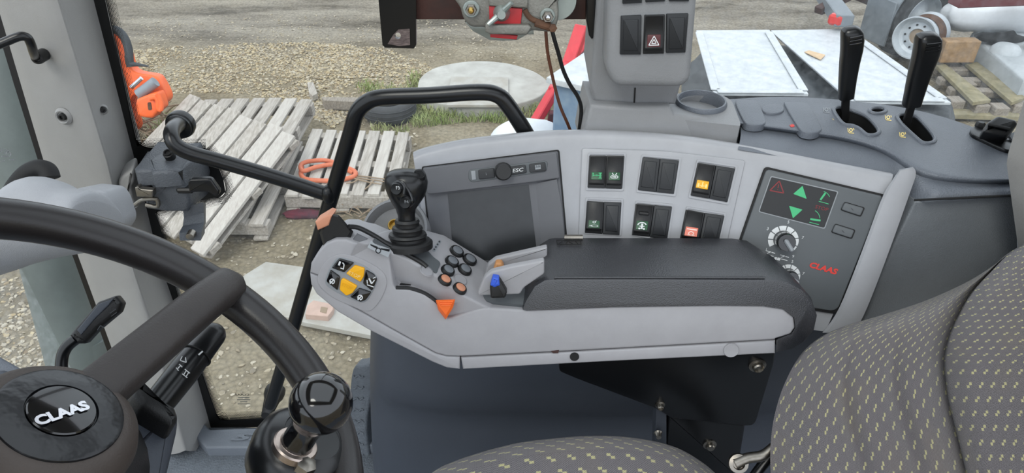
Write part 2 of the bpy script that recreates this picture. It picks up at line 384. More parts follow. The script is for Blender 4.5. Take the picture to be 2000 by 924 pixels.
def ell(u, v, ru, rv, n=28, rot=0.):
    c, s = math.cos(rot), math.sin(rot)
    return [(u + ru * math.cos(t) * c - rv * math.sin(t) * s, v + ru * math.cos(t) * s + rv * math.sin(t) * c) for t in [2 * math.pi * i / n for i in range(n)]]
def slab(P3, n, th, bev=0.0, seg=3):          # closed outline (3D, on the visible face) pushed back by th, with a rounded front edge
    n = V(n).normalized(); x, y, _ = frame(n); c = sum((V(p) for p in P3), V((0, 0, 0))) / len(P3)
    Q = [((V(p) - c).dot(x), (V(p) - c).dot(y), (V(p) - c).dot(n)) for p in P3]; m = len(Q)
    ar = sum(Q[i][0] * Q[(i + 1) % m][1] - Q[(i + 1) % m][0] * Q[i][1] for i in range(m)); sg = 1 if ar > 0 else -1
    N2 = []
    for i in range(m):
        a, b, d = Q[i - 1], Q[i], Q[(i + 1) % m]
        e1 = V((b[0] - a[0], b[1] - a[1])); e2 = V((d[0] - b[0], d[1] - b[1]))
        e1 = e1.normalized() if e1.length > 1e-9 else e2.normalized(); e2 = e2.normalized() if e2.length > 1e-9 else e1
        w = V((-e1.y - e2.y, e1.x + e2.x)) * sg; k = max(w.length, .6); N2.append(w / k * (2 / k if k > 1.2 else 1.2))
    def ring(ins, h): return [c + x * (Q[i][0] + N2[i].x * ins) + y * (Q[i][1] + N2[i].y * ins) + n * (Q[i][2] + h) for i in range(m)]
    rs = [ring(0, -th)]
    if bev > 0:
        for k in range(seg + 1):
            t = k / seg * math.pi / 2; rs.append(ring(bev * (1 - math.cos(t)), -bev + bev * math.sin(t)))
    else: rs.append(ring(0, 0))
    return loft(rs)
def plate(pts, surf, h=0.0, th=.004, bev=.0, r=0, seg=3):
    if r: pts = rnd(pts, r)
    cu = sum(p[0] for p in pts) / len(pts); cv = sum(p[1] for p in pts) / len(pts)
    n = surf.normal(cu, cv)
    return slab([surf(p[0], p[1], h) for p in pts], n, th, bev, seg)
def disc(u, v, rpx, surf, prof, n=28):        # lathe standing on a surface; profile radii as share of rpx
    c = surf(u, v); R = (surf(u + rpx, v) - c).length
    return lathe(c, surf.normal(u, v), [(a * R, h) for a, h in prof], n)
def zm(ox, oy, k): return lambda pts: [(ox + x / k, oy + y / k) for x, y in pts]
FONT = {}
def text(s, surf, u, v, du, hpx, m, parent, name='lettering', h=.0006, shear=0., bold=0., width=None, flip=False, th=.0003, label=None):
    """lettering lying on a surface, centred on pixel (u,v), running along pixel direction du"""
    cu = bpy.data.curves.new('t', 'FONT'); cu.body = s; cu.size = 1; cu.align_x = 'CENTER'; cu.align_y = 'CENTER'; cu.shear = shear; cu.offset = bold; cu.extrude = .0; cu.resolution_u = 3
    o = bpy.data.objects.new('t', cu); COL.objects.link(o); bpy.context.view_layer.update()
    me = bpy.data.meshes.new_from_object(o.evaluated_get(bpy.context.evaluated_depsgraph_get()))
    vs = [v_.co.copy() for v_ in me.vertices]; fs = [tuple(p.vertices) for p in me.polygons]
    bpy.data.objects.remove(o); bpy.data.meshes.remove(me)
    d = V((du[0], du[1])).normalized(); p = surf(u, v, h); X = surf(u + d.x * 10, v + d.y * 10, h) - p; px = X.length / 10; X.normalize()
    N = surf.normal(u, v); Y = N.cross(X).normalized()
    x0 = min(q.x for q in vs); x1 = max(q.x for q in vs); y0 = min(q.y for q in vs); y1 = max(q.y for q in vs)
    sy = hpx * px / (y1 - y0); sx = sy if width is None else width * px / (x1 - x0)
    if flip: sx = -sx
    pts = [p + X * (q.x - (x0 + x1) / 2) * sx + Y * (q.y - (y0 + y1) / 2) * sy for q in vs]
    return obj(name, (pts, fs), m, parent, label=label)
def flat(name, polys, surf, m, parent, h=.0008, th=.0004, label=None):   # several flat print shapes joined
    return obj(name, join(*[plate(p, surf, h, th) for p in polys]), m, parent, label=label)
def stroke(a, b, w):      # a line as a pixel quad
    a = V(a); b = V(b); d = (b - a).normalized(); n = V((-d.y, d.x)) * w / 2
    return [tuple(a + n), tuple(b + n), tuple(b - n), tuple(a - n)]
def arcline(u, v, r, t0, t1, w, k=8, sy=1.0):
    o = [(u + (r + w / 2) * math.cos(t), v + (r + w / 2) * math.sin(t) * sy) for t in [math.radians(t0 + (t1 - t0) * i / k) for i in range(k + 1)]]
    i_ = [(u + (r - w / 2) * math.cos(t), v + (r - w / 2) * math.sin(t) * sy) for t in [math.radians(t1 + (t0 - t1) * i / k) for i in range(k + 1)]]
    return o + i_
def grid(f, nu, nv, th=None, n=None):   # f(s,t)->point; optional thickness
    vs = [V(f(i / nu, j / nv)) for j in range(nv + 1) for i in range(nu + 1)]; w = nu + 1
    fs = [(j * w + i, j * w + i + 1, (j + 1) * w + i + 1, (j + 1) * w + i) for j in range(nv) for i in range(nu)]
    if th:
        k = len(vs); vs += [p - V(n) * th for p in vs]; fs += [tuple(i + k for i in q[::-1]) for q in fs]
        rim = [i for i in range(w)] + [j * w + nu for j in range(1, nv + 1)] + [nv * w + i for i in range(nu - 1, -1, -1)] + [j * w for j in range(nv - 1, 0, -1)]
        for a, b in zip(rim, rim[1:] + rim[:1]): fs.append((b, a, a + k, b + k))
    return vs, fs
def lerp(a, b, t): return a + (b - a) * t
def pl(pts, s):              # point at share s along a pixel polyline (by index)
    q = s * (len(pts) - 1); i = min(int(q), len(pts) - 2); t = q - i
    return (lerp(pts[i][0], pts[i + 1][0], t), lerp(pts[i][1], pts[i + 1][1], t))
def csm(pts, k=8, closed=False): return [(p.x, p.y) for p in smooth([(a, b, 0) for a, b in pts], k, closed)]
# ================================================================== CAB SHELL
FZ = 1.235; GY = 1.20
def struct(name, vf, m, label, cat, **k):
    o = obj(name, vf, m, **k); o['kind'] = 'structure'; o['label'] = label; o['category'] = cat; return o
floor = struct('floor', box((.1, .25, FZ - .02), (2.4, 1.88, .04)), 'floor_mat', 'grey textured rubber mat on the cab floor', 'floor')
struct('ceiling', join(box((.22, 1.05, 3.06), (2.1, .3, .06)), box((.22, -.38, 3.06), (2.1, .3, .06)), box((-.68, .335, 3.06), (.3, 1.13, .06)), box((1.02, .335, 3.06), (.5, 1.13, .06))), 'pillar_grey', 'pale roof lining of the cab around the added hatch opening', 'ceiling')
hatch = struct('added_hatch', box((.12, .335, 3.07), (1.3, 1.13, .006)), 'clear_glass', 'unseen glass roof hatch added above the driver for light', 'window')  # out-of-view hatch, added so more sky light reaches the interior
GP = Plane((0, GY - .003, 0), (0, -1, 0))       # inner face of the side glass
# --- front pillar
Lp = [(-130, -360), (-5, 0), (97, 344), (156, 503), (226, 696), (292, 880)]
Mp = [(0, -360), (112, 0), (209, 319), (251, 500), (296, 640), (362, 880)]
Rp = [(66, -360), (174, 0), (264, 345), (304, 512), (353, 650), (418, 880)]
rows = []
for k in range(41):
    s = k / 40
    a, m_, b = pl(Lp, s), pl(Mp, s), pl(Rp, s)
    A = ony(*a, 1.155); M = ony(*m_, 1.085); B = ony(*b, 1.185)
    rows.append(smooth([A + V((-.03, .11, 0)), A + V((-.012, .02, 0)), A, A.lerp(M, .25) + V((0, -.012, 0)), A.lerp(M, .6) + V((0, -.012, 0)), A.lerp(M, .85) + V((0, -.008, 0)), M, M.lerp(B, .15) + V((0, -.002, 0)), M.lerp(B, .5), B, B + V((.0, .05, 0)), A.lerp(B, .5) + V((0, .12, 0))], 3, True))
pil = struct('trim_1', loft(rows), 'pillar_grey', 'grey moulded front cab pillar beside the window latch', 'pillar', ang=50)
PF = Plane(ony(60, 229, 1.118), (.15, -1, .1))
def screw(u, v, y, n, r, parent, m='black_soft', name='screw'):
    P = Plane(ony(u, v, y), n)
    o = obj(name, disc(u, v, r, P, [(1, -.01), (1, .0), (.85, .002), (.5, .002), (.45, -.001), (0, -.001)], 20), m, parent); return o
def dimple(u, v, y, n, r, parent):
    P = Plane(ony(u, v, y), n)
    obj('screw_recess', disc(u, v, r, P, [(1.35, -.004), (1.0, .001), (.8, .0), (.75, -.002), (0, -.002)], 24), 'pillar_grey', parent)
dimple(121, 229, 1.09, (-.1, -1, .1), 12, pil); screw(121, 229, 1.087, (-.1, -1, .1), 7, pil)
dimple(201, 215, 1.125, (.6, -.8, .1), 9, pil); screw(201, 215, 1.121, (.6, -.8, .1), 6.5, pil)
P = Plane(ony(257, 668, 1.075), (0, -1, .1)); obj('screw_cap', disc(257, 668, 9, P, [(1, -.02), (1, .003), (.8, .005), (0, .005)]), 'pillar_grey', pil)
# --- pillar behind the seat
rr = []
for k, (u0, v0) in enumerate([(2100, -300), (2055, 0), (2005, 180), (1969, 300), (1966, 320), (1988, 480), (1996, 700), (1990, 924)]):
    p = ony(u0, v0, .87); rr.append([p, p + V((.03, -.04, 0)), p + V((.12, -.06, 0)), p + V((.2, -.02, 0)), p + V((.5, .3, 0)), p + V((.34, .3, 0))])
trim2 = struct('trim_2', loft(rr), 'pillar_grey', 'grey rear cab pillar at the right edge above the seat back', 'pillar', ang=50)
# --- side window
w1 = thing('window_1', ony(400, 835, GY), 'large clear side window with black printed border beside the front pillar', 'window', kind='structure')
topL = ony(174, 0, GY); botL = ony(400, 836, GY); dirL = (topL - botL) / (topL.z - botL.z)
tl = botL + dirL * (2.96 - botL.z)
pane = obj('pane', slab([V((tl.x - .03, GY, 2.96)), V((.22, GY, 2.96)), V((.22, GY, botL.z)), V((botL.x - .02, GY, botL.z))], (0, -1, 0), .005), 'clear_glass', w1)
fr = [(120, -180), (174, 0), (286, 438), (311, 535), (346, 616), (381, 741), (397, 806), (404, 838), (760, 826), (760, 808), (445, 821), (430, 818), (421, 806), (371, 661), (336, 540), (319, 460), (303, 418), (310, 412), (416, 387), (430, 385), (440, 375), (436, 350), (420, 310), (402, 291), (310, 290), (289, 289), (274, 283), (264, 270), (205, 0), (160, -180)]
obj('frit_border', plate(fr, GP, .0012, .001), 'frit_black', w1)
def strip(path, wpx, name='frit_dots'):
    P = csm(path, 5); vs, fs, uv = [], [], []; L = 0
    for i, p in enumerate(P):
        a = V(P[max(i - 1, 0)]); b = V(P[min(i + 1, len(P) - 1)]); d = (b - a).normalized(); n = V((-d.y, d.x))
        if i: L += (V(p) - V(P[i - 1])).length
        for t in (0, 1):
            q = V(p) - n * (t * wpx); vs.append(GP(q.x, q.y, .0012)); uv.append((L / (wpx / 7), t * .999))
    fs = [(2 * i, 2 * i + 1, 2 * i + 3, 2 * i + 2) for i in range(len(P) - 1)]
    obj(name, (vs, fs), 'frit_dots', w1, uv=uv)
strip([(162, -178), (206, 0), (234, 134), (264, 272), (274, 284), (290, 290), (330, 290), (402, 291)], 20)
strip([(402, 291), (420, 312), (437, 352), (440, 374), (431, 385), (416, 387), (330, 408), (305, 414), (309, 435), (319, 460), (336, 540), (371, 661), (421, 806), (432, 818), (446, 821), (560, 816), (750, 810)], 16)
text('CLAAS', GP, 473, 771, (1, 0), 5, 'black_matt', w1, name='glass_print', flip=True, width=28, bold=.02, h=.001)
for i, wd in enumerate((22, 26, 14, 24)): flat('glass_print', [stroke((473 - wd / 2 + 3, 777 + i * 4), (473 + wd / 2 + 3, 777 + i * 4), 1.0)], GP, 'dark_print', w1, h=.001)
# rear side window, dustier
w3 = thing('window_3', V((.25, GY, 2.0)), 'dusty side window above the lever console', 'window', kind='structure')
obj('pane', slab([V((.24, GY, 2.96)), V((1.06, GY, 2.96)), V((1.06, GY, 1.95)), V((.24, GY, 1.95))], (0, -1, 0), .005), 'dusty_glass', w3)
# windscreen
w2 = thing('window_2', V((-1.0, .3, 1.5)), 'front windscreen left of the pillar with small printed approval marks', 'window', kind='structure')
obj('pane', slab([V((-1.0, -.6, 2.96)), V((-1.0, 1.16, 2.96)), V((-1.0, 1.16, 1.4)), V((-1.0, -.6, 1.4))], (1, 0, 0), .005), 'front_glass', w2)
XP = Plane((-.998, 0, 0), (1, 0, 0))
text('PILK', XP, 8, 295, (1, .25), 7, 'grey_print', w2, name='glass_print', flip=True, h=.001)
for a, b in (((4, 305), (14, 306)), ((2, 315), (10, 314)), ((18, 312), (28, 312))): flat('glass_print', [stroke(a, b, 1.6)], XP, 'grey_print', w2, h=.001)
flat('glass_print', [arcline(17, 301, 4.5, 0, 360, 1.2, 16)], XP, 'grey_print', w2, h=.001)
edge = [(-30, -80), (0, 28), (40, 160), (100, 350), (158, 505), (228, 697), (250, 760)]
obj('frit_border', loft([[XP(u, v, .001) for u, v in edge], [XP(u - 13, v + 4, .001) for u, v in edge]], False, False, False), 'frit_black', w2)
mat('exhaust_paint', '#5d6664', .5, var=.2, vscale=5)
# exhaust stack outside the windscreen
ex = thing('exhaust_stack', V((-1.25, 1.25, .9)), 'dark grey exhaust stack standing outside the windscreen', 'exhaust')
obj('pipe', tube([onx(-60, -260, -1.2), onx(5, 60, -1.2), onx(40, 250, -1.2), onx(95, 480, -1.2), onx(150, 700, -1.2), onx(165, 780, -1.2)], .075, 24, 5), 'exhaust_paint', ex)
obj('heat_shield', tube([onx(150, 660, -1.2), onx(190, 830, -1.2)], .085, 24), 'exhaust_paint', ex)
# sill and floor pieces
st = thing('step_plate', V((-.7, 1.1, FZ)), 'grey moulded sill plate with raised letters under the side window', 'sill plate')
SP = Plane((0, 0, FZ + .03), (0, 0, 1))
obj('plate', plate([(398, 826), (410, 838), (760, 826), (760, 868), (515, 874), (402, 874), (377, 847)], SP, 0, .03, .006), 'sill_grey', st)
text('SIL', SP, 497, 853, (1, -.01), 17, 'sill_grey', st, shear=.35, width=92, h=.003, bold=.03)
mt = thing('kick_mat', V((-.3, 1.1, FZ)), 'ribbed grey rubber mat turned up against the console base', 'mat')
KP = Plane(ony(705, 800, 1.12), (-.35, -1, .1))
obj('sheet', plate(csm([(688, 724), (704, 716), (724, 716), (727, 760), (716, 830), (722, 900), (730, 960), (700, 960), (688, 900), (681, 850), (682, 780)], 4, True), KP, 0, .03, .006), 'floor_mat', mt)
for i in range(9):
    v = 735 + i * 22
    obj('rib', tube([KP(u, v + 2.5 * math.sin(u * .5 + i), .001) for u in range(690, 714, 4)], .0022, 8), 'floor_mat', mt)
# dash cowl
dc = thing('dash_cowl', atd(110, 500, 1.05), 'pale grey rounded dash cowl behind the steering wheel rim', 'dash cowl')
sts = [(-90, 395, 560), (-40, 398, 548), (0, 394, 535), (25, 380, 527), (50, 353, 518), (80, 345, 510), (115, 353, 502), (144, 367, 497), (170, 371, 492), (186, 378, 486), (192, 395, 470)]
rings = []
for u, a, b in [tuple(p) for p in smooth(sts, 4)]:
    T = atd(u, a, 1.0); B = atd(u, b, 1.02); C = (T + B) / 2; H = (T - B) / 2; D = V((0, .8, -.6)) * .07
    rings.append([C + H * math.cos(t) + D * math.sin(t) for t in [2 * math.pi * j / 28 for j in range(28)]])
obj('shroud', loft(rings), 'cowl_grey', dc, ang=60)
obj('box_end', plate([(140, 367), (199, 373), (213, 392), (228, 440), (205, 470), (150, 480)], Plane(atd(190, 400, 1.06), (.2, -.9, .45)), 0, .1, .012, r=14), 'cowl_grey', dc)
obj('gap_shade', tube([atd(u, v, 1.06) for u, v in [(22, 392), (28, 370), (50, 342), (74, 330), (92, 334), (98, 348)]], .014, 12, 4), 'black_matt', dc)  # black tube stands in for the shaded gap between cowl and windscreen
# dash top at the far left
da = thing('dashboard', atd(20, 735, .85), 'dark blue-grey dashboard edge left of the steering hub', 'dashboard')
obj('top', plate([(-160, 640), (-20, 680), (30, 708), (70, 742), (120, 790), (120, 860), (-160, 860)], Plane(atd(20, 720, .80), (.15, -.25, 1)), 0, .12, .012), 'console_dark', da)
obj('lower_panel', plate([(-160, 730), (0, 722), (60, 760), (90, 860), (-160, 860)], Plane(atd(20, 740, .77), (.1, -.6, .8)), 0, .05, .008), 'housing_blue', da)
# ================================================================== LATCH, RAILS, HANGING BRACKET
lt = thing('window_latch', ony(330, 420, 1.15), 'dark grey window latch box with black lever and pull handle', 'latch')
z4 = zm(230, 220, 3.552)
YB = 1.09
# body: front face + depth back to the glass; top face slopes back
front = [(110, 400), (128, 395), (235, 415), (330, 410), (425, 402), (440, 420), (500, 610), (490, 680), (470, 692), (340, 692), (200, 672), (190, 655), (188, 600), (240, 598), (238, 540), (225, 527), (150, 522), (132, 500)]
F1 = [ony(u, v, YB) for u, v in z4(front)]
obj('housing', slab(F1, (0, -1, 0), .105, .007), 'latch_plastic', lt)
obj('top_cover', plate(z4([(112, 392), (200, 262), (400, 266), (520, 318), (425, 398), (330, 408), (235, 412), (225, 396), (140, 400)]), plane3(ony(265, 332, YB - .002), ony(350, 333, YB - .002), ony(300, 293, 1.17)), .0, .03, .006, r=3), 'latch_plastic', lt)
sidep = plane3(ony(352, 333, YB), ony(366, 410, YB), ony(381, 310, 1.16))
obj('side_cover', plate(z4([(430, 400), (530, 312), (600, 330), (640, 560), (580, 610), (490, 690)]), sidep, 0, .02, .004, r=3), 'latch_plastic', lt)
obj('slot', plate(z4([(436, 415), (470, 382), (490, 400), (525, 380), (552, 470), (500, 480), (518, 580), (495, 608)]), sidep, .001, .004), 'black_matt', lt)
obj('lever', plate(z4([(484, 480), (500, 464), (630, 460), (650, 468), (705, 545), (700, 575), (670, 580), (640, 558), (600, 552), (495, 555)]), Plane(ony(390, 365, 1.06), (.1, -1, .15)), 0, .012, .003, r=3), 'black_satin', lt)
obj('lever_shank', box(ony(366, 366, 1.10), (.03, .03, .010), bev=.003), 'black_soft', lt)
obj('keeper', plate(z4([(115, 520), (140, 512), (150, 530), (245, 540), (243, 590), (130, 585)]), Plane(ony(280, 378, 1.07), (0, -1, .1)), 0, .012, .002, r=2), 'steel', lt)
obj('keeper_hook', tube([ony(u, v, 1.075) for u, v in z4([(120, 640), (160, 610), (200, 600), (270, 600), (275, 650), (195, 640)])], .004, 10, 3), 'steel', lt)
obj('striker_surround', plate(z4([(0, 480), (30, 440), (110, 390), (118, 480), (90, 520), (120, 640), (150, 660), (60, 690), (30, 680)]), Plane(ony(250, 370, 1.10), (.35, -1, .1)), 0, .06, .006, r=10), 'pillar_grey', lt)
obj('pull_handle', loft([[ony(u, v, y) for u, v, y in ring] for ring in (
    [(357, 405, 1.10), (397, 395, 1.10), (402, 398, 1.14), (360, 408, 1.14)], [(359, 425, 1.10), (398, 415, 1.10), (402, 418, 1.14), (362, 428, 1.14)],
    [(357, 441, 1.085), (399, 434, 1.085), (402, 436, 1.13), (360, 442, 1.13)], [(350, 455, 1.05), (394, 452, 1.05), (400, 440, 1.11), (358, 443, 1.11)], [(351, 470, 1.045), (392, 470, 1.045), (400, 455, 1.1), (358, 456, 1.1)])]), 'latch_plastic', lt)
obj('handle_bolt', disc(372, 461, 8, Plane(ony(372, 461, 1.04), (0, -1, -.1)), [(1, -.01), (1, .003), (.6, .004), (0, .004)]), 'steel', lt)
obj('cover_screw', disc(329, 301, 9, Plane(ony(329, 301, 1.13), (0, -.45, .9)), [(1.15, -.01), (1.1, .002), (.9, .003), (.85, .006), (.6, .006), (.5, .003), (0, .003)]), 'black_soft', lt)
# grab rail
gr = thing('grab_rail', ony(530, 790, 1.15), 'black bent tube grab rail fixed across the side window', 'grab rail')
R0 = .0135
obj('post', capsule([ony(u, v, y) for u, v, y in [(528, 790, 1.09), (548, 725, 1.09), (600, 545, 1.09), (645, 392, 1.09), (684, 262, 1.09), (696, 222, 1.09), (716, 200, 1.09), (748, 190, 1.09), (840, 186, 1.09), (935, 180, 1.09), (972, 186, 1.09), (993, 207, 1.09), (1020, 248, 1.09), (1050, 300, 1.09), (1070, 340, 1.09)]], R0, 18, 5), 'black_satin', gr)
obj('cross_bar', tube([ony(u, v, y) for u, v, y in [(352, 241, 1.19), (347, 244, 1.16), (338, 252, 1.125), (335, 266, 1.10), (345, 285, 1.09), (375, 300, 1.09), (430, 315, 1.09), (540, 347, 1.09), (640, 380, 1.09)]], R0 * .98, 18, 5), 'black_satin', gr)
obj('weld', sphere(ony(642, 380, 1.083), .015, 14, 8, (.8, 1, 1.3)), 'black_satin', gr)
P = Plane(ony(350, 245, 1.185), (0, -1, 0)); obj('rubber_washer', disc(351, 245, 27, P, [(1, -.012), (1.05, -.004), (1, .002), (.92, .003), (.9, .008), (.7, .01), (0, .01)]), 'black_satin', gr)
P = Plane(ony(536, 768, 1.185), (0, -1, 0)); obj('foot_washer', disc(536, 768, 19, P, [(1, -.012), (1.05, -.004), (1, .008), (.8, .02), (.5, .07), (0, .07)]), 'black_soft', gr)
# bent rod on the pillar
rod = thing('bent_rod', ony(70, 112, 1.08), 'thin bent black rod screwed to the front pillar top', 'rod')
obj('bar', tube([ony(u, v, y) for u, v, y in [(-120, 118, .98), (-40, 99, 1.0), (0, 86, 1.01), (35, 72, 1.02), (52, 73, 1.025), (60, 85, 1.03), (66, 104, 1.05), (70, 113, 1.085)]], .0065, 14, 5), 'black_satin', rod)
P = Plane(ony(74, 113, 1.075), (.1, -1, .1)); obj('foot', disc(74, 113, 13, P, [(1, -.02), (1, .0), (.9, .004), (.6, .005), (.5, .003), (0, .003)]), 'black_soft', rod)
# steel beam with the cast clamp hanging in front of the window
hb = thing('steel_beam', ony(950, -60, 1.13), 'dark rusty steel beam with hanging plate across the window top', 'beam')
BY = 1.08
BP = Plane((0, BY, 0), (0, -1, 0))
obj('rail', plate([(790, -60), (1160, -60), (1160, 38), (790, 38)], Plane((0, BY + .012, 0), (0, -1, 0)), 0, .012, .001), 'rust_dark', hb)
hang = [(734, -60), (812, -60), (813, 88), (808, 95), (752, 93), (747, 88)]
def keyhole(outer, hole):      # outline with a real hole, joined by a hair-thin slit
    i = min(range(len(outer)), key=lambda k: (V(outer[k]) - V(hole[0])).length); a = sum(outer[k - 1][0] * outer[k][1] - outer[k][0] * outer[k - 1][1] for k in range(len(outer)))
    b = sum(hole[k - 1][0] * hole[k][1] - hole[k][0] * hole[k - 1][1] for k in range(len(hole))); H = hole[::-1] if a * b > 0 else hole
    j = min(range(len(H)), key=lambda k: (V(outer[i]) - V(H[k])).length); H = H[j:] + H[:j]
    return outer[:i + 1] + H + [H[0], outer[i]] + outer[i + 1:]
hole = ell(777, 70, 6, 6.5, 14)
obj('hanging_plate', plate(keyhole(hang, hole), BP, 0, .008), 'black_satin', hb)
obj('worn_patch', plate(keyhole([(757, 86), (768, 68), (778, 58), (800, 56), (801, 88), (780, 90)], hole), BP, .0006, .0006), 'bare_metal', hb, label='scratched bare metal patch around the bolt hole')
obj('tab', plate([(1146, -60), (1166, -60), (1164, 70), (1156, 78), (1150, 70), (1145, 40)], Plane((0, BY - .01, 0), (0, -1, 0)), 0, .02, .003), 'black_satin', hb)
obj('hanger', tube([ony(770, -60, BY + .02), ony(770, -60, BY + .02) + V((0, 0, .8))], .012, 12), 'rust_dark', hb)
z5 = zm(730, 0, 4.444)
cl = thing('cast_clamp', ony(1000, 70, 1.05), 'grey cast metal clamp with red insert and wing nut under the beam', 'clamp')
CP = Plane((0, BY - .035, 2.33), (0, -1, .12))
obj('casting', plate(csm(z5([(760, -60), (755, 80), (790, 180), (850, 235), (960, 240), (985, 275), (1020, 300), (1260, 310), (1330, 300), (1380, 270), (1530, 280), (1575, 245), (1605, 150), (1600, 20), (1580, -60)]), 4, True), CP, 0, .03, .005), 'zinc_cast', cl)
obj('round_flange', disc(1088, 0, 38, Plane((0, BY - .012, 2.33), (0, -1, .1)), [(1, -.01), (1, .004), (.97, .006), (0, .006)], 40), 'galvanised', cl)
obj('back_plate', plate(z5([(790, 190), (860, 270), (1000, 345), (1110, 355), (1240, 350), (1330, 300), (1390, 300), (1380, 240), (850, 200)]), Plane((0, BY - .002, 2.3), (0, -1, .1)), 0, .008, .001), 'galvanised', cl)
obj('red_insert', plate(z5([(1000, 52), (1290, 75), (1275, 235), (1005, 215)]), CP, .004, .004, .001), 'red_block', cl)
obj('red_lower_edge', plate(z5([(1010, 290), (1250, 310), (1240, 345), (1012, 325)]), CP, .003, .004, .001), 'red_block', cl)
obj('lower_lip', plate(z5([(966, 200), (1060, 215), (1340, 215), (1370, 240), (1330, 305), (1010, 300), (966, 280)]), CP, .012, .016, .003), 'zinc_cast', cl)
obj('upper_lip', plate(z5([(985, -40), (1340, -40), (1340, 75), (1000, 55)]), CP, .008, .01, .003), 'zinc_cast', cl)
for (u, v, r) in ((848, 75, 13), (1508, 135, 12)):
    u, v = z5([(u, v)])[0]
    obj('washer', disc(u, v, r * 1.25, CP, [(1, 0), (1, .004), (.9, .005), (0, .005)]), 'galvanised', cl)
    c = CP(u, v); obj('nut', lathe(c + CP.n * .004, CP.n, [(.0085, 0), (.0085, .007), (.0075, .009), (0, .009)], 6), 'steel', cl, ang=20)
    obj('bolt_end', lathe(c + CP.n * .01, CP.n, [(.0047, 0), (.0047, .006), (.003, .009), (0, .0095)], 16), 'brass' if u < 1000 else 'chrome', cl)
wu, wv = z5([(1110, 110)])[0]; wc = CP(wu, wv, .004)
wn_ = obj('wing_nut', lathe(wc, CP.n, [(.0125, 0), (.0115, .006), (.008, .012), (.006, .018), (0, .018)], 20), 'galvanised', cl)
for a, b in (((1090, 130), (990, 215)), ((1130, 90), (1200, 25))):
    (u0, v0), (u1, v1) = z5([a, b]); obj('wing', tube([CP(u0, v0, .012), CP((u0 + u1) / 2, (v0 + v1) / 2, .017), CP(u1, v1, .02)], [.0055, .0042, .0035], 10, 3), 'galvanised', wn_)
obj('spring_arm', tube([CP(*p, .006) for p in z5([(1310, 85), (1335, 130), (1380, 170), (1450, 195), (1530, 215)])], .004, 10, 4), 'rust', cl)
obj('cable_clip', tube([CP(*p, .008) for p in z5([(1400, 200), (1480, 220), (1560, 250)])], [.005, .006, .005], 10, 2), 'rust', cl)
obj('clip_screw', lathe(CP(*z5([(1555, 240)])[0], .012), CP.n, [(.006, 0), (.006, .005), (0, .006)], 6), 'rust', cl)
def wire(name, pts, r, m, label):
    o = obj(name, tube([ony(*p) for p in pts], r, 10, 5), m); setprops(o, label, 'wire'); return o
wire('brown_cable', [(1066, 58, 1.05), (1067, 75, 1.05), (1070, 105, 1.055), (1077, 140, 1.06), (1085, 175, 1.07), (1095, 210, 1.08), (1108, 240, 1.09), (1122, 275, 1.1)], .0026, 'brown_wire', 'thin brown cable hanging from the clamp to the console')
wire('black_cable', [(1078, 58, 1.05), (1083, 78, 1.05), (1091, 105, 1.055), (1100, 137, 1.06), (1113, 165, 1.07), (1128, 188, 1.08), (1135, 210, 1.09), (1133, 240, 1.09), (1128, 275, 1.09)], .0032, 'black_wire', 'thin black cable hanging right of the brown cable')
# ================================================================== SIDE HOUSING (dark wall under the consoles)
hs = thing('side_housing', V((.1, .98, FZ)), 'dark blue-grey moulded housing under the armrest and consoles', 'housing')
# plan outline (x, y) of the wall face from the rounded front end to the rear; flares at the foot
def wall_ring(z):
    t = max(0, min(1, (1.95 - z) / .7)); fl = .05 * t * t
    crease = -.025 if z < 1.52 else (-.025 * (1.58 - z) / .06 if z < 1.58 else 0)
    xs = -.236 - .085 * t - .012 * math.sin(t * 3); yf = .98 - fl - crease
    pts = [(xs + .02, 1.19), (xs - .002, 1.12), (xs, 1.06), (xs + .03, yf + .03), (xs + .09, yf), (xs + .22, yf - .015), (.2, yf - .02), (.4, yf - .015), (.6, yf - .01), (.8, yf - .01), (1.0, yf), (1.1, yf + .02), (1.1, 1.19)]
    return smooth([(x, y, z) for x, y in pts], 4)
obj('wall', loft([wall_ring(FZ + (1.93 - FZ) * k / 22) for k in range(23)]), 'housing_blue', hs, ang=60)
# rear part of the housing under the lever console, greyer grained plastic
SIDE = Plane((0, .905, 2.0), (0, -1, .10))
obj('rear_panel', plate([(1787, 393), (1986, 383), (1990, 520), (1990, 700), (1645, 700), (1694, 612), (1745, 480)], SIDE, 0, .08, .004), 'console_side', hs)
# ================================================================== CONTROL CONSOLE (silver frame with display, switches, dial panel)
cc = thing('control_console', V((.25, 1.0, 1.93)), 'silver framed control console with screen, rocker switches and dials', 'control console')
PS = Bowed((.08, .945, 1.99), (0, -.894, .447), .22)
top = csm([(808, 312), (830, 303), (900, 287), (1000, 275), (1090, 268), (1200, 268), (1330, 277), (1450, 295), (1560, 316), (1650, 334), (1742, 352)], 4)
bot = csm([(845, 560), (850, 560), (900, 570), (1000, 590), (1090, 600), (1200, 610), (1330, 620), (1420, 625), (1500, 630), (1560, 640), (1612, 648)], 4)
def frame_pt(s, t):
    a, b = pl(top, s), pl(bot, s)
    if t < .12:
        k = t / .12; p = PS(a[0], a[1]); n = PS.normal(*a); ang = (1 - k) * math.pi / 2; r = .014
        q = PS(lerp(a[0], b[0], .05), lerp(a[1], b[1], .05)); d = (p - q).normalized()
        base = p - d * r * .2
        return base - n * r + (n * math.cos(ang) + d * math.sin(ang)) * r + V((0, 0, 0)) - n * (.02 * max(0, .25 - k) / .25)
    k = (t - .12) / .88; return PS(lerp(a[0], b[0], k * .97 + .03 * k), lerp(a[1], b[1], k))
obj('frame', grid(frame_pt, 60, 24, .025, PS.n), 'frame_silver', cc, ang=50)
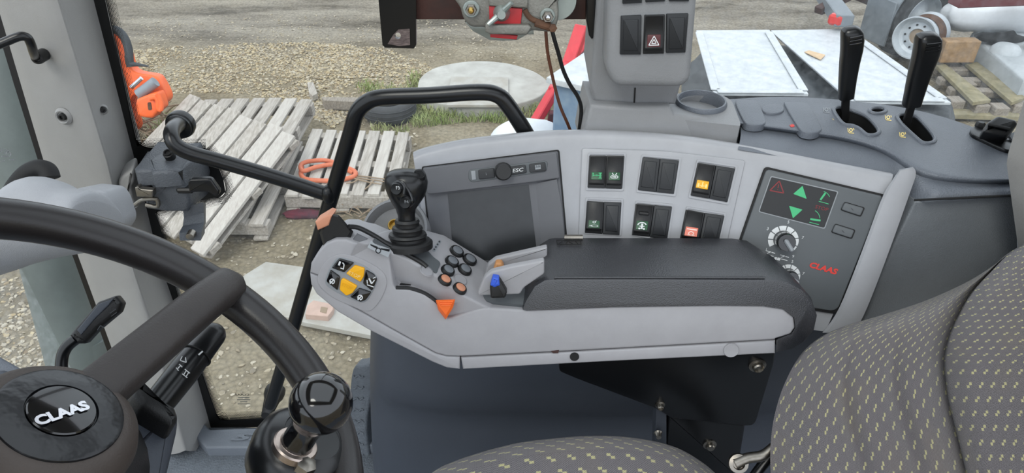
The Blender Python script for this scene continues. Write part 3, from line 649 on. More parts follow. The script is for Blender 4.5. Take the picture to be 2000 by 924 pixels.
# left end cap and right metal edge strip
RE = PS.tangent(1700, 480)
eL = [(1757, 331), (1742, 353), (1722, 388), (1680, 500), (1638, 604), (1606, 650)]; eR = [(1783, 326), (1789, 340), (1776, 380), (1733, 500), (1692, 605), (1668, 650)]
er = []
for k in range(25):
    a, b = pl(csm(eL, 4), k / 24), pl(csm(eR, 4), k / 24); m1, m2 = [(lerp(a[0], b[0], t), lerp(a[1], b[1], t)) for t in (.12, .7)]
    e_ = .0 if k else -.012
    er.append([RE(*a, -.03), RE(*a, .011 + e_), RE(*m1, .0145 + e_), RE(*m2, .0135 + e_), RE(*b, .006 + e_), RE(*b, -.03)])
obj('edge_strip', loft(er), 'frame_silver', cc, ang=35)
# --- display unit
DP = PS.tangent(965, 400)
dz = zm(800, 270, 3.697)
du = obj('display_unit', plate(rnd(dz([(95, 212), (1072, 92), (1130, 760), (1125, 900), (160, 900), (140, 640)]), 4), DP, .006, .012, .0015), 'bezel_grey', cc)
obj('bezel_groove', plate(rnd(dz([(85, 205), (1082, 82), (1142, 760), (1135, 920), (150, 920), (130, 640)]), 5), DP, .0045, .012, .001), 'black_matt', du)
obj('bezel_bar', plate(rnd(dz([(98, 216), (1062, 98), (1085, 290), (1050, 294), (860, 322), (600, 352), (180, 402), (128, 405)]), 4), DP, .016, .012, .002), 'bezel_grey', du)
obj('bezel_side', loft([[DP(*dz([p])[0], h) for p, h in ring] for ring in ([((868, 335), .004), ((1062, 296), .014), ((1062, 296), .0), ((868, 335), .0)], [((890, 560), .004), ((1095, 480), .014), ((1095, 480), 0), ((890, 560), .0)], [((925, 880), .004), ((1128, 800), .014), ((1128, 800), 0), ((925, 880), .0)])]), 'bezel_grey', du)
obj('screen', plate(dz([(275, 400), (860, 335), (915, 790), (918, 880), (320, 880)]), DP, .0068, .002), 'screen_dark', du)
obj('key_tray', plate(rnd(dz([(428, 228), (980, 160), (1000, 178), (988, 242), (450, 320), (424, 295)]), 5), DP, .0172, .002, .001), 'panel_grey', du)
obj('status_lamp', plate(dz([(443, 238), (474, 234), (480, 298), (450, 302)]), DP, .0185, .002, .0005), 'grey_print', du)
for nm, q in (('info', [(495, 230), (610, 214), (616, 286), (500, 298)]), ('esc', [(726, 206), (838, 192), (847, 250), (736, 268)]), ('page', [(864, 188), (980, 173), (988, 236), (868, 250)])):
    k = obj('display_key', plate(rnd(dz(q), 3), DP, .0205, .004, .001), 'switch_blank', du)
kb = obj('display_knob', disc(982, 333.5, 15.5, DP, [(1.12, .016), (1.12, .02), (1, .021), (.98, .034), (.9, .037), (0, .037)], 36), 'black_soft', du)
text('i', DP, *dz([(552, 258)])[0], (1, -.12), 5, 'grey_print', du, h=.0212)
text('ESC', DP, *dz([(783, 230)])[0], (1, -.13), 7, 'white_print', du, shear=.2, h=.0212, bold=.01, width=22)
flat('key_symbol', [dz(q) for q in ([(905, 196), (945, 191), (948, 222), (908, 227)],)], DP, 'grey_print', du, h=.0212)
flat('key_symbol', [dz(q) for q in ([(910, 208), (944, 204), (945, 208), (911, 212)], [(915, 198), (921, 197), (922, 204), (916, 205)], [(930, 197), (938, 196), (939, 202), (931, 203)])], DP, 'dark_print', du, h=.0218)
# --- rocker switch field
SWP = PS.tangent(1290, 380)
field = obj('switch_field', plate(rnd([(1136, 289), (1300, 295), (1457, 313), (1415, 500), (1128, 490)], 7), SWP, .006, .012, .002), 'frame_silver', cc)
sz = zm(1130, 280, 4.621)
def bil(q, s, t):
    a, b, c, d = [V(p) for p in q]; return tuple(a.lerp(b, s).lerp(d.lerp(c, s), t))
def sub(q, s0, s1, t0, t1): return [bil(q, s0, t0), bil(q, s1, t0), bil(q, s1, t1), bil(q, s0, t1)]
def rocker(q, surf, parent, icon=None, lens=None, pressed=False, grip=False, name='rocker_switch', lens_t=(.5, .74)):
    body = obj(name, plate(rnd(q, 1.5), surf, .003, .01, .001), 'switch_black', parent)
    # tipped paddle: lower half stands proud
    A = [bil(q, s, t) for t in (.04, .5, .86) for s in (.08, .92)]
    hs_ = (.010, .006, .013)
    ring = []
    for i, t in enumerate((.03, .25, .5, .7, .84, .9)):
        h = (.010, .0065, .0065, .010, .0135, .006)[i] if not pressed else (.006, .009, .0085, .010, .012, .006)[i]
        a, b = bil(q, .07, t), bil(q, .93, t); ring.append([surf(*a, .002), surf(*a, h - .001), surf(*bil(q, .12, t), h), surf(*bil(q, .88, t), h), surf(*b, h - .001), surf(*b, .002)])
    obj('paddle', loft(ring), 'black_soft', body, ang=40)
    hh = .0128
    LP = Plane(surf(*bil(q, .5, .72), .0108), (surf(*bil(q, .1, .5), .0068) - surf(*bil(q, .9, .5), .0068)).cross(surf(*bil(q, .5, .5), .0068) - surf(*bil(q, .5, .84), .0138)))
    if LP.n.dot(CAM - LP.p) < 0: LP.n = -LP.n
    if lens:
        lq = sub(q, .18, .82, *lens_t)
        obj('lens', plate(rnd(lq, 1), LP, .001, .002, .0004), lens, body)
        if icon: icon(lq, LP, body)
    if grip:
        obj('grip_lug', plate(rnd(sub(q, .25, .8, .24, .34), 2), surf, .012, .006, .0015), 'black_soft', body)
    return body
def blank(q, surf, parent, name='blank_switch'):
    o = obj(name, plate(rnd(q, 1.5), surf, .004, .01, .001), 'switch_blank', parent)
    obj('blank_centre', plate(rnd(sub(q, .14, .86, .1, .9), 1.5), surf, .0055, .003, .0012), 'switch_blank', o); return o
def pic(mname):
    def wrap(shapes):
        def f(lq, LP, body): flat('symbol', [[bil(lq, x, y) for x, y in sh] for sh in shapes(lq)], LP, mname, body, h=.0016)
        return f
    return wrap
def S_(*a): return stroke(*a)
axle = pic('green_lit')(lambda q: [S_((.1, .2), (.22, .2), .1), S_((.16, .2), (.16, .6), .07), S_((.16, .45), (.9, .45), .06), S_((.8, .15), (.8, .8), .1), S_((.66, .15), (.94, .15), .08), S_((.66, .8), (.94, .8), .08), ell(.5, .45, .07, .1, 10)])
axlew = pic('white_print')(lambda q: [S_((.16, .3), (.16, .6), .05), S_((.8, .2), (.8, .75), .07), S_((.3, .45), (.75, .45), .04)])
diff = pic('white_print')(lambda q: [arcline(.5, .6, .32, 0, 360, .07, 16, .7), S_((.3, .1), (.42, .4), .07), S_((.7, .1), (.58, .4), .07), ell(.38, .6, .06, .09, 8), ell(.5, .6, .06, .09, 8), ell(.62, .6, .06, .09, 8)])
hitch = pic('white_print')(lambda q: [arcline(.55, .75, .3, 0, 360, .06, 14, .4), S_((.1, .75), (.35, .75), .06), arcline(.5, .3, .12, 0, 360, .06, 10, .9), S_((.55, .25), (.7, .12), .06)])
auto4 = pic('white_print')(lambda q: [arcline(.5, .5, .36, 180, 340, .1, 12, .9), S_((.5, .3), (.5, .9), .16), S_((.28, .6), (.72, .6), .08), ell(.3, .88, .1, .1, 8), ell(.7, .88, .1, .1, 8)])
susp = pic('yellow_print')(lambda q: [S_((.18, .4), (.18, .85), .14), S_((.82, .4), (.82, .85), .14), S_((.18, .65), (.82, .65), .07), S_((.5, .15), (.5, .6), .09), arcline(.5, .68, .1, 0, 360, .05, 10)])
autoic = pic('cream_print')(lambda q: [arcline(.5, .7, .2, 0, 360, .07, 12), S_((.1, .25), (.9, .25), .12), S_((.2, .9), (.8, .9), .05)])
G = [  # recess, left, right
    ([(85, 85), (430, 85), (405, 430), (65, 425)], [(97, 112), (250, 112), (238, 405), (80, 400)], [(252, 112), (415, 115), (395, 410), (240, 405)]),
    ([(570, 100), (930, 130), (875, 480), (520, 440)], [(580, 125), (735, 140), (700, 440), (535, 420)], [(737, 140), (905, 155), (860, 455), (702, 440)]),
    ([(1070, 145), (1440, 200), (1355, 555), (990, 490)], [(1075, 175), (1240, 200), (1180, 500), (1010, 470)], [(1242, 200), (1415, 228), (1345, 530), (1182, 500)]),
    ([(65, 490), (405, 500), (385, 835), (45, 815)], [(75, 522), (228, 530), (215, 820), (55, 810)], [(229, 530), (388, 535), (370, 830), (216, 820)]),
    ([(515, 520), (860, 550), (815, 890), (475, 830)], [(515, 545), (682, 560), (640, 845), (480, 830)], [(684, 560), (845, 575), (800, 870), (642, 848)]),
    ([(975, 570), (1335, 630), (1270, 920), (915, 880)], [(970, 597), (1140, 630), (1090, 890), (915, 870)], [(1142, 630), (1318, 655), (1262, 905), (1092, 890)])]
class Up:     # the same surface, raised
    def __init__(s, b, h): s.b = b; s.h = h
    def __call__(s, u, v, h=0.): return s.b(u, v, h + s.h)
    def normal(s, u, v): return s.b.normal(u, v)
SU = Up(SWP, .006)
for i, (rc, a, b) in enumerate(G):
    rcq = sz(rc)
    # raised lip around the pair
    inner = [bil(rcq, s, t) for s, t in ((.05, .05), (.95, .05), (.95, .95), (.05, .95))]
    obj('switch_surround', plate(keyhole(rnd(rcq, 3), rnd(inner, 2)), SU, .0022, .004), 'frame_silver', field)
    a, b = sz(a), sz(b)
    if i == 0: rocker(a, SU, cc, axle, 'green_panel'); rocker(b, SU, cc, diff, 'green_panel')
    elif i == 1: blank(a, SU, cc); blank(b, SU, cc)
    elif i == 2: rocker(a, SU, cc, susp, 'amber_lens'); blank(b, SU, cc)
    elif i == 3: rocker(a, SU, cc, hitch, 'green_panel', pressed=True, lens_t=(.56, .82)); blank(b, SU, cc)
    elif i == 4: rocker(a, SU, cc, auto4, 'green_panel', grip=True, lens_t=(.52, .8)); blank(b, SU, cc)
    else: rocker(a, SU, cc, autoic, 'salmon_lens', lens_t=(.54, .84)); blank(b, SU, cc)
# --- dial panel
RP = PS.tangent(1590, 460)
rz = zm(1440, 310, 2.981)
obj('dial_panel_gasket', plate(rnd([(1494, 325), (1728, 380), (1728, 388), (1642, 606), (1630, 613), (1405, 580)], 9), RP, .006, .012, .001), 'black_matt', cc)
dp = obj('dial_panel', plate(rnd([(1497, 330), (1723, 383), (1723, 391), (1638, 602), (1626, 608), (1412, 576)], 9), RP, .009, .012, .002), 'panel_grey', cc)
RU = Up(RP, .009)
wq = rz([(195, 100), (590, 190), (510, 410), (122, 310)])
obj('indicator_border', plate(rnd(wq, 4), RU, .0006, .001), 'grey_print', dp)
wc_ = [bil(wq, s, t) for s, t in ((.015, .025), (.985, .025), (.985, .975), (.015, .975))]
obj('indicator_window', plate(rnd(wc_, 3), RU, .001, .001), 'switch_black', dp)
tri = rz([(245, 130), (190, 185), (270, 200)])
flat('warning_triangle', [stroke(tri[i], tri[(i + 1) % 3], 2.2) for i in range(3)] + [stroke(*rz([(240, 150), (236, 172)]), 1.6), ell(*rz([(235, 180)])[0], 1, 1, 8)], RU, 'dim_red', dp, h=.0015)
obj('up_arrow', plate(rnd(rz([(380, 158), (326, 205), (404, 234)]), 1.5), RU, .0016, .001), 'green_lit', dp)
obj('down_arrow', plate(rnd(rz([(302, 274), (380, 297), (324, 347)]), 1.5), RU, .0016, .001), 'green_lit', dp)
for oy, ang in ((0, 0), (1, 1)):
    if not oy: sh = [stroke(*rz([(484, 240), (513, 200)]), 3.6), stroke(*rz([(475, 248), (532, 264)]), 1.2), arcline(*rz([(490, 240)])[0], 17, -75, -20, 1.2)]
    else: sh = [stroke(*rz([(425, 352), (485, 360)]), 3.6), stroke(*rz([(420, 370), (475, 384)]), 1.2), arcline(*rz([(425, 352)])[0], 19, -60, -5, 1.2)]
    flat('arm_symbol', sh, RU, 'green_lit', dp, h=.0015)
text('STOP', RU, *rz([(492, 288)])[0], (1, .25), 7, 'dim_red', dp, width=26, h=.0016)
for q in ([(625, 250), (745, 285), (720, 340), (600, 300)], [(570, 377), (690, 415), (668, 470), (545, 430)]):
    obj('button_pocket', plate(rnd(rz(q), 4), RU, .0006, .002), 'black_matt', dp)
    c = rz(q); k = obj('push_button', plate(rnd([bil(c, s, t) for s, t in ((.04, .08), (.96, .08), (.96, .92), (.04, .92))], 4), RU, .004, .004, .0015), 'panel_grey', dp)
    flat('symbol', [stroke(bil(c, .42, .45), bil(c, .55, .6), 1.2)], RU, 'dark_print', k, h=.0046)
def dial(u, v, r, parent, dirdeg, nums=True, rot=15):
    segs = []
    for i in range(8):
        a0 = 135 + rot + i * 270 / 8 + 2.2; a1 = 135 + rot + (i + 1) * 270 / 8 - 2.2
        segs.append(arcline(u, v, r * .83, a0, a1, r * .34, 6, .93))
    flat('dial_scale', segs, RU, 'white_print', parent, h=.0008)
    kn = obj('dial_knob', disc(u, v, r * .64, RU, [(1, .009), (1, .018), (.93, .026), (.86, .028), (0, .028)], 32), 'black_gloss', parent)
    d = math.radians(dirdeg); e = (math.cos(d), math.sin(d)); H = .0375
    # pointer bar on the knob top
    c = RU(u, v); N = RU.normal(u, v)
    q0 = RU(u - e[0] * r * .25, v - e[1] * r * .25); q1 = RU(u + e[0] * r * .62, v + e[1] * r * .62)
    X = (q1 - q0); obj('pointer', box((q0 + q1) / 2 + N * .03, (X.length, .0065, .008), X, N.cross(X), bev=.002), 'grey_print', kn)
    if nums:
        for i, ch in enumerate('13579'):
            t = math.radians(135 + rot + i * 270 / 4); text(ch, RU, u + r * 1.28 * math.cos(t), v + r * 1.22 * math.sin(t), (1, .22), 6, 'white_print', parent, name='dial_number', h=.0008)
dial(1530, 469, 30, dp, 58); dial(1540, 538, 23, dp, 35); dial(1482, 524, 23, dp, 35)
for a in ((1502, 493), (1529, 501)):
    flat('range_symbol', [stroke((a[0] - 5, a[1] - 3), (a[0] + 4, a[1] - 1), 1.2), stroke((a[0] + 4, a[1] - 1), (a[0] - 4, a[1] + 2), 1.2), stroke((a[0] - 7, a[1] + 4), (a[0] + 9, a[1] + 8), 1.2), stroke((a[0] + 5, a[1]), (a[0] + 12, a[1] + 2), 1.6)], RU, 'white_print', dp)
flat('range_symbol', [[(1513, 502), (1518, 503), (1516, 508), (1512, 507)], [(1519, 503), (1524, 504), (1523, 509), (1517, 508)]], RU, 'white_print', dp)
text('CLAAS', RU, *rz([(503, 638)])[0], (165, 46), 12.5, 'red_print', dp, name='red_lettering', bold=.045, shear=.15, width=56, h=.001)
# --- round end dish left of the joystick
ed = thing('round_dish', atd(762, 445, 1.12), 'grey round dish with brass fitting behind the joystick', 'dish')
EP = Plane(atd(765, 445, 1.12), (-.1, -.55, .8))
obj('rim', disc(770, 448, 66, EP, [(1.0, -.05), (1.0, -.004), (.97, 0), (.9, 0), (.86, -.006), (.82, -.02), (.6, -.026), (0, -.026)], 48), 'column_grey', ed)
obj('brass_ring', disc(768, 437, 13, EP, [(1.0, -.03), (1, -.006), (.9, -.004), (.75, -.004), (.7, -.012), (0, -.012)], 28), 'brass', ed)
# ================================================================== PILLAR CONSOLE with hazard switch
pc = thing('pillar_console', ony(1250, 280, 1.1), 'grey pillar console with red hazard switch and blank switch covers', 'pillar console')
LY = 1.04
low = [(1137, 285), (1142, 245), (1153, 203), (1200, 203), (1330, 207), (1345, 200), (1345, 285)]
obj('lower_column', plate([(1135, 290), (1143, 245), (1152, 203), (1242, 208), (1310, 208), (1318, 224), (1446, 242), (1441, 298)], Plane((0, LY, 2.1), (0, -1, .12)), 0, .13, .008), 'column_grey', pc)
ledge_top = Plane((0, 1.05, 2.145), (0, 0, 1))
obj('ledge', plate(keyhole(rnd([(1312, 214), (1322, 186), (1360, 176), (1412, 186), (1430, 197), (1446, 240), (1446, 246), (1312, 232)], 8), ell(1369, 203, 44, 16)), ledge_top, 0, .07), 'column_grey', pc)
UPc = Plane((0, 1.06, 2.3), (0, -1, -.06))
obj('upper_column', plate([(1172, -260), (1166, 0), (1158, 100), (1152, 165), (1158, 200), (1240, 207), (1320, 206), (1330, 170), (1345, -260)], UPc, 0, .12, .008), 'column_grey', pc)
obj('collar_joint', plate([(1239, 172), (1242, 172), (1240, 208), (1237, 208)], UPc, .001, .003), 'black_soft', pc)
MPn = Plane((0, 1.01, 2.3), (0, -1, .05))
obj('switch_module', plate(rnd([(1190, -260), (1187, 0), (1184, 140), (1200, 171), (1332, 173), (1350, 158), (1363, 0), (1375, -260)], 16), MPn, 0, .06, .012), 'column_grey', pc)
for q in ([(1213, 32), (1253, 30), (1252, 107), (1211, 107)], [(1302, 28), (1345, 27), (1339, 103), (1301, 104)], [(1216, -60), (1254, -60), (1254, 6), (1216, 8)], [(1262, -60), (1299, -60), (1299, 3), (1261, 5)], [(1308, -60), (1347, -60), (1346, 3), (1307, 3)]):
    blank(q, MPn, pc)
def hz(lq, LP, body):
    t = [bil(lq, .5, .12), bil(lq, .12, .85), bil(lq, .88, .85)]; c = bil(lq, .5, .6)
    flat('symbol', [stroke(t[i], t[(i + 1) % 3], 1.5) for i in range(3)], LP, 'white_print', body, h=.0016)
    t2 = [((a - c[0]) * .45 + c[0], (b - c[1]) * .45 + c[1]) for a, b in t]; flat('symbol', [stroke(t2[i], t2[(i + 1) % 3], 1.3) for i in range(3)], LP, 'white_print', body, h=.0016)
mat('hazard_lens', '#4a1014', .3)
rocker([(1259, 30), (1299, 29), (1297, 105), (1256, 106)], MPn, pc, hz, 'hazard_lens', name='hazard_switch', lens_t=(.5, .82))
ch = thing('cup_holder', ledge_top(1368, 203), 'dark round cup holder with debris in the grey ledge', 'cup holder')
LUp = Up(ledge_top, .0)
cR = (ledge_top(1417, 203) - ledge_top(1369, 203)).length
obj('cup', lathe(ledge_top(1369, 203), (0, 0, 1), [(cR * .8, -.055), (cR * .9, 0), (cR * 1.02, .0), (cR * 1.03, .004), (cR * .98, .008), (cR * .92, .008), (cR * .86, .003), (cR * .82, -.01), (cR * .76, -.05), (0, -.05)], 48), 'console_dark', ch)
obj('debris', join(*[capsule([ledge_top(1369, 203) + V((random.uniform(-.025, .02), random.uniform(-.02, .025), -.047)), ledge_top(1369, 203) + V((random.uniform(-.025, .02), random.uniform(0, .028), random.uniform(-.04, -.01)))], .0028, 8) for _ in range(12)]), 'rust', ch)
# ================================================================== LEVER CONSOLE (dark) on the right
lc = thing('lever_console', V((.6, 1.0, 2.0)), 'dark grey grained lever console along the rear side window', 'console')
# top surface: smooth sheet from the back edge under the glass to the front edge
back = [(1424, 194), (1520, 189), (1640, 195), (1780, 213), (1900, 248), (1970, 288), (2010, 310)]
fron = [(1446, 246), (1560, 262), (1650, 276), (1725, 300), (1800, 345), (1900, 358), (2010, 356)]
def ztop(u): return lerp(2.135, 2.105, (u - 1424) / 586)
def top_pt(s, t):
    a, b = pl(csm(back, 4), s), pl(csm(fron, 4), s); u, v = lerp(a[0], b[0], t), lerp(a[1], b[1], t)
    return onz(u, v, ztop(u) - .012 * max(0, (t - .85) / .15) ** 2)
LT = lambda u, v, h=0.: onz(u, v, ztop(u) + h)
class LTs:
    def __call__(s, u, v, h=0.): return onz(u, v, ztop(u) + h)
    def normal(s, u, v): return V((.03, 0, 1)).normalized()
LTS = LTs()
# front skirt
skl = csm([(1441, 292), (1560, 312), (1650, 330), (1735, 352), (1786, 392), (1900, 386), (2010, 380)], 4)
def skirt_pt(s, t):
    a = pl(csm(fron, 4), s); b = pl(skl, s); p = top_pt(s, 1.0)
    yb = min(p.y - .004, lerp(.99, .945, s / .6) if s < .6 else lerp(.945, .9, min(1, (s - .6) / .12)))
    q = ony(b[0], b[1], yb); w = p.lerp(q, t); return w + V((0, -.006, .004)) * math.sin(math.pi * t)
SLOTS = [csm(p, 4, True) for p in ([(1628, 214), (1640, 209), (1660, 214), (1690, 226), (1708, 242), (1717, 257), (1708, 264), (1692, 263), (1678, 252), (1665, 246), (1648, 243), (1636, 230)], [(1752, 229), (1765, 223), (1790, 228), (1812, 250), (1826, 270), (1820, 279), (1802, 279), (1785, 266), (1764, 246)], ell(1714, 216, 16, 6, 12))]
def inside(p, poly):
    r = False
    for (x0, y0), (x1, y1) in zip(poly, poly[1:] + poly[:1]):
        if (y0 > p[1]) != (y1 > p[1]) and p[0] < (x1 - x0) * (p[1] - y0) / (y1 - y0) + x0: r = not r
    return r
def to_px(P):
    q = P - CAM; d = q.dot(FW); return (1000 + FPX * q.dot(RT) / d, 462 - FPX * q.dot(UP) / d)
vs, fs = grid(top_pt, 180, 50); w2_, f2_ = grid(skirt_pt, 60, 8)
px_ = [to_px(p) for p in vs]
fs = [f for f in fs if not any(inside((sum(px_[i][0] for i in f) / 4, sum(px_[i][1] for i in f) / 4), sl_) for sl_ in SLOTS)]
obj('cover', join((vs, fs), (w2_, f2_), grid(lambda s, t: top_pt(s, 0).lerp(top_pt(s, 0) + V((0, .0, -.2)), t), 60, 1)), 'console_dark', lc, ang=60)
obj('seam', tube([ony(u, v, .893) for u, v in [(1786, 391), (1850, 388), (1930, 384), (1990, 381)]], .0018, 8), 'black_matt', lc)
for pts in ([(1437, 200), (1445, 195), (1470, 195), (1482, 200), (1495, 232), (1493, 241), (1480, 244), (1462, 242), (1452, 234)], [(1533, 203), (1540, 199), (1570, 200), (1582, 207), (1604, 245), (1603, 254), (1590, 259), (1572, 257), (1560, 248)]):
    obj('rubber_pad', plate(csm(pts, 3, True), LTS, .004, .012, .002), 'console_dark', lc)
obj('round_pad', plate(ell(1510, 212, 22, 9.5), LTS, .0035, .01, .002), 'console_dark', lc)
for sl_, nm in zip(SLOTS, ('lever_slot', 'lever_slot', 'plug_hole')):
    obj(nm, loft([[LTS(u, v, .001) for u, v in sl_], [LTS(u, v, .001) + V((0, 0, -.045)) for u, v in sl_]], False, True), 'black_matt', lc)
    obj('slot_edge', tube([LTS(u, v, .0005) for u, v in sl_ + sl_[:1]], .0034, 8), 'console_dark', lc)
def lever(base, g0, g1, w, label):
    L = thing('hand_lever', LTS(*base), label, 'lever', 'hand levers on the lever console')
    B = LTS(*base, -.01); yb = B.y
    P0 = ony(*g0, yb - .004); P1 = ony(*g1, yb - .012)
    obj('shaft', box((B + P0) / 2, ((P0 - B).length + .02, .013, .006), P0 - B, V((1, 0, 0)), bev=.001), 'black_soft', L)
    ax = (P1 - P0).normalized(); X = (V((1, 0, 0)) - ax * ax.x).normalized(); Y = ax.cross(X); k = w / 1400 * 1.2
    rings = []
    for t, a, sh in ((0, .58, .0), (.01, .72, 0), (.12, .74, 0), (.3, .8, .0), (.5, .88, .02), (.68, .96, .06), (.82, 1.0, .05), (.92, .96, .0), (.97, .8, -.06), (1.0, .45, -.1)):
        c = P0.lerp(P1, t) + X * sh * k
        rings.append([c + X * k * .5 * a * math.copysign(abs(math.cos(q)) ** .55, math.cos(q)) + Y * k * .42 * a * math.copysign(abs(math.sin(q)) ** .55, math.sin(q)) for q in [2 * math.pi * (j + .5) / 20 for j in range(20)]])
    g = obj('grip', loft(rings), 'black_satin', L, ang=40)
    for i in range(3):
        t = .82 + i * .045; c = P0.lerp(P1, t) + X * .04 * k - Y * 0
        s_ = 1 if Y.dot(CAM - c) > 0 else -1
        obj('grip_ridge', tube([c + Y * s_ * k * .42 - X * k * .28, c + Y * s_ * k * .425, c + Y * s_ * k * .42 + X * k * .28], .0013, 8), 'black_gloss', g)
    return L
lever((1650, 226), (1652, 192), (1665, 52), 39, 'black plastic hand lever on a thin shaft, further left of two')
lever((1768, 248), (1780, 206), (1816, 64), 44, 'black plastic hand lever leaning right, beside the belt buckle')
for u, v, ch_ in ((1627, 233, '2'), (1662, 254, None), (1735, 229, None), (1763, 262, None), (1614, 214, None)):
    if ch_: text(ch_, LTS, u, v, (1, .1), 6, 'yellow_print', lc, name='gear_mark', h=.0006)
    else: flat('gear_mark', [stroke((u - 6, v - 4), (u - 5, v + 4), 1.3), arcline(u, v, 3, 0, 360, 1.6, 10), stroke((u - 4, v + 5), (u + 6, v + 6), 1.2), stroke((u + 5, v - 4), (u + 6, v), 1.3)], LTS, 'yellow_print' if u != 1614 else 'grey_print', lc, h=.0006)
flat('red_mark', [[(1542, 244), (1551, 243), (1552, 247), (1545, 248)], [(1545, 243), (1548, 242), (1548, 245)]], LTS, 'red_print', lc)
# belt buckle at the right
bb = thing('belt_buckle', LTS(1930, 270), 'black seat belt anchor bolted to the lever console', 'belt anchor')
obj('anchor_plate', plate(csm([(1896, 252), (1905, 245), (1920, 248), (1975, 272), (1985, 290), (1965, 292), (1920, 272), (1900, 262)], 4, True), LTS, .006, .006, .002), 'black_satin', bb)
obj('bolt', disc(1911, 252, 8, LTS, [(1, .004), (1, .01), (.7, .013), (0, .013)], 6), 'black_soft', bb)
obj('buckle_body', plate(rnd([(1921, 256), (1928, 238), (1950, 224), (1985, 232), (1990, 240), (1968, 266), (1950, 262)], 5), Plane(LTS(1950, 250, .03), (-.2, -.45, .9)), 0, .03, .006), 'black_satin', bb)
obj('buckle_ridge', tube([Plane(LTS(1950, 250, .03), (-.2, -.45, .9))(u, v, .003) for u, v in ((1930, 243), (1950, 247), (1972, 252))], .003, 8), 'black_soft', bb)
obj('webbing', plate([(1968, 262), (1990, 255), (2000, 275), (1985, 282)], Plane(LTS(1980, 270, .01), (0, -.3, 1)), 0, .004), 'grey_print', bb)
# ================================================================== ARMREST with control pod
ar = thing('armrest', V((.1, .8, 1.86)), 'grey seat armrest with black pad, joystick and function keys', 'armrest')
AS = Plane((0, .765, 1.87), (0, -.97, .2425))
z1 = zm(600, 320, 3.081); z2 = zm(850, 460, 1.992)
seam = [(605, 533), (625, 540), (628, 561), (690, 600), (760, 640), (850, 690), (872, 696), (897, 697), (1100, 687), (1300, 676), (1515, 664)]
side = [(607, 515), (619, 495), (636, 476), (655, 468), (676, 468), (692, 474), (712, 478), (760, 499), (768, 556), (774, 565), (800, 566), (828, 575), (850, 590), (866, 608), (874, 622), (884, 620), (945, 601), (1027, 606), (1200, 599), (1400, 596), (1490, 597), (1530, 603), (1551, 620), (1554, 640), (1545, 653), (1515, 662)]
obj('side_panel', plate(side + seam[::-1], AS, 0, .085, .0035), 'shell_grey', ar, ang=40)
obj('lower_trim', plate([(605, 534), (625, 541), (628, 562), (690, 601), (760, 641), (850, 691), (872, 697), (898, 698), (898, 722), (872, 719), (845, 708), (720, 645), (660, 610), (618, 575), (607, 556)], AS, 0, .08, .003), 'shell_grey', ar, ang=40)
lt_ = obj('lower_rail', plate([(900, 699), (1100, 689), (1300, 678), (1515, 666), (1515, 691), (1200, 706), (904, 722)], AS, -.001, .08, .003), 'shell_grey', ar)
obj('rail_hole', disc(1122, 697, 9, AS, [(1, -.001), (1, .0006), (.0, .0006)]), 'black_matt', lt_)
obj('rail_chip', plate([(1076, 686), (1092, 684), (1090, 690), (1080, 690)], AS, .0006, .0006), 'rust_dark', lt_)
obj('screw_cap', disc(1428, 684, 15, AS, [(1, -.001), (1, .0012), (.94, .002), (.9, .0014), (0, .0014)]), 'shell_grey', lt_)
# recess behind the orange slider
obj('slider_recess', plate([(748, 480), (800, 505), (860, 540), (905, 575), (955, 598), (950, 612), (872, 640), (830, 600), (760, 580)], AS, -.02, .05), 'shell_grey', ar)
obj('slider_slot', plate(z1([(540, 738), (560, 728), (620, 732), (700, 762), (780, 830), (775, 850), (700, 790), (620, 758), (550, 760)]), AS, -.014, .008), 'black_soft', ar)
obj('slot_edge', tube([AS(u, v, -.003) for u, v in [(774, 562), (800, 563), (828, 572), (850, 587), (866, 606)]], .0028, 8, 4), 'black_soft', ar)
sl_o = obj('slider', loft([[AS(u, v, h) for (u, v) in q] for q, h in (([(855, 595), (882, 592), (880, 606), (868, 620), (858, 608)], -.011), ([(853, 590), (886, 588), (883, 603), (870, 624), (856, 606)], .004), ([(851, 586), (889, 585), (885, 600), (872, 622), (855, 600)], .012), ([(854, 588), (885, 588), (881, 598), (871, 615), (858, 599)], .0145))]), 'orange_plastic', ar, ang=30)
for i in range(3): obj('slider_ridge', tube([AS(858 + i * 1.5, 589.5 + i * 3.2, .0145), AS(885 - i * 2, 589.5 + i * 3.2, .0145)], .0012, 6), 'orange_plastic', sl_o)
# key field with six function keys
kf = obj('key_field', plate(csm(z1([(60, 700), (110, 590), (200, 545), (330, 575), (460, 660), (470, 760), (380, 885), (250, 850), (130, 790)]), 5, True), AS, .0015, .004, .001), 'shell_grey', ar)
obj('key_tray', plate(csm(z1([(108, 700), (140, 620), (190, 565), (290, 590), (370, 632), (420, 690), (392, 775), (340, 835), (240, 805), (130, 745)]), 4, True), AS, .0025, .004, .0008), 'grey_print', ar)
keys = [('black_gloss', [(145, 628), (190, 572), (282, 598), (222, 656)]), ('yellow_key', [(232, 662), (285, 612), (345, 630), (340, 680), (320, 714)]), ('black_gloss', [(334, 722), (352, 640), (402, 668), (420, 700), (390, 768)]), ('black_gloss', [(113, 710), (138, 640), (197, 682), (182, 765)]), ('yellow_key', [(194, 760), (202, 700), (216, 690), (302, 738), (272, 780), (235, 797)]), ('black_gloss', [(255, 802), (312, 750), (386, 775), (352, 822), (320, 834)])]
KO = []
for m_, q in keys: KO.append(obj('function_key', plate(rnd(z1(q), 3), AS, .0055, .005, .0015), m_, ar))
text('STOP', AS, *z1([(284, 668)])[0], (1, .42), 7, 'yellow_print', KO[1], h=.0062, width=24)
text('STOP', AS, *z1([(240, 738)])[0], (1, .42), 7, 'amber_lens', KO[4], h=.0062, width=22)
def sym(i, shapes, h=.0062): flat('symbol', [z1(s) for s in shapes], AS, 'white_print', KO[i], h=h)
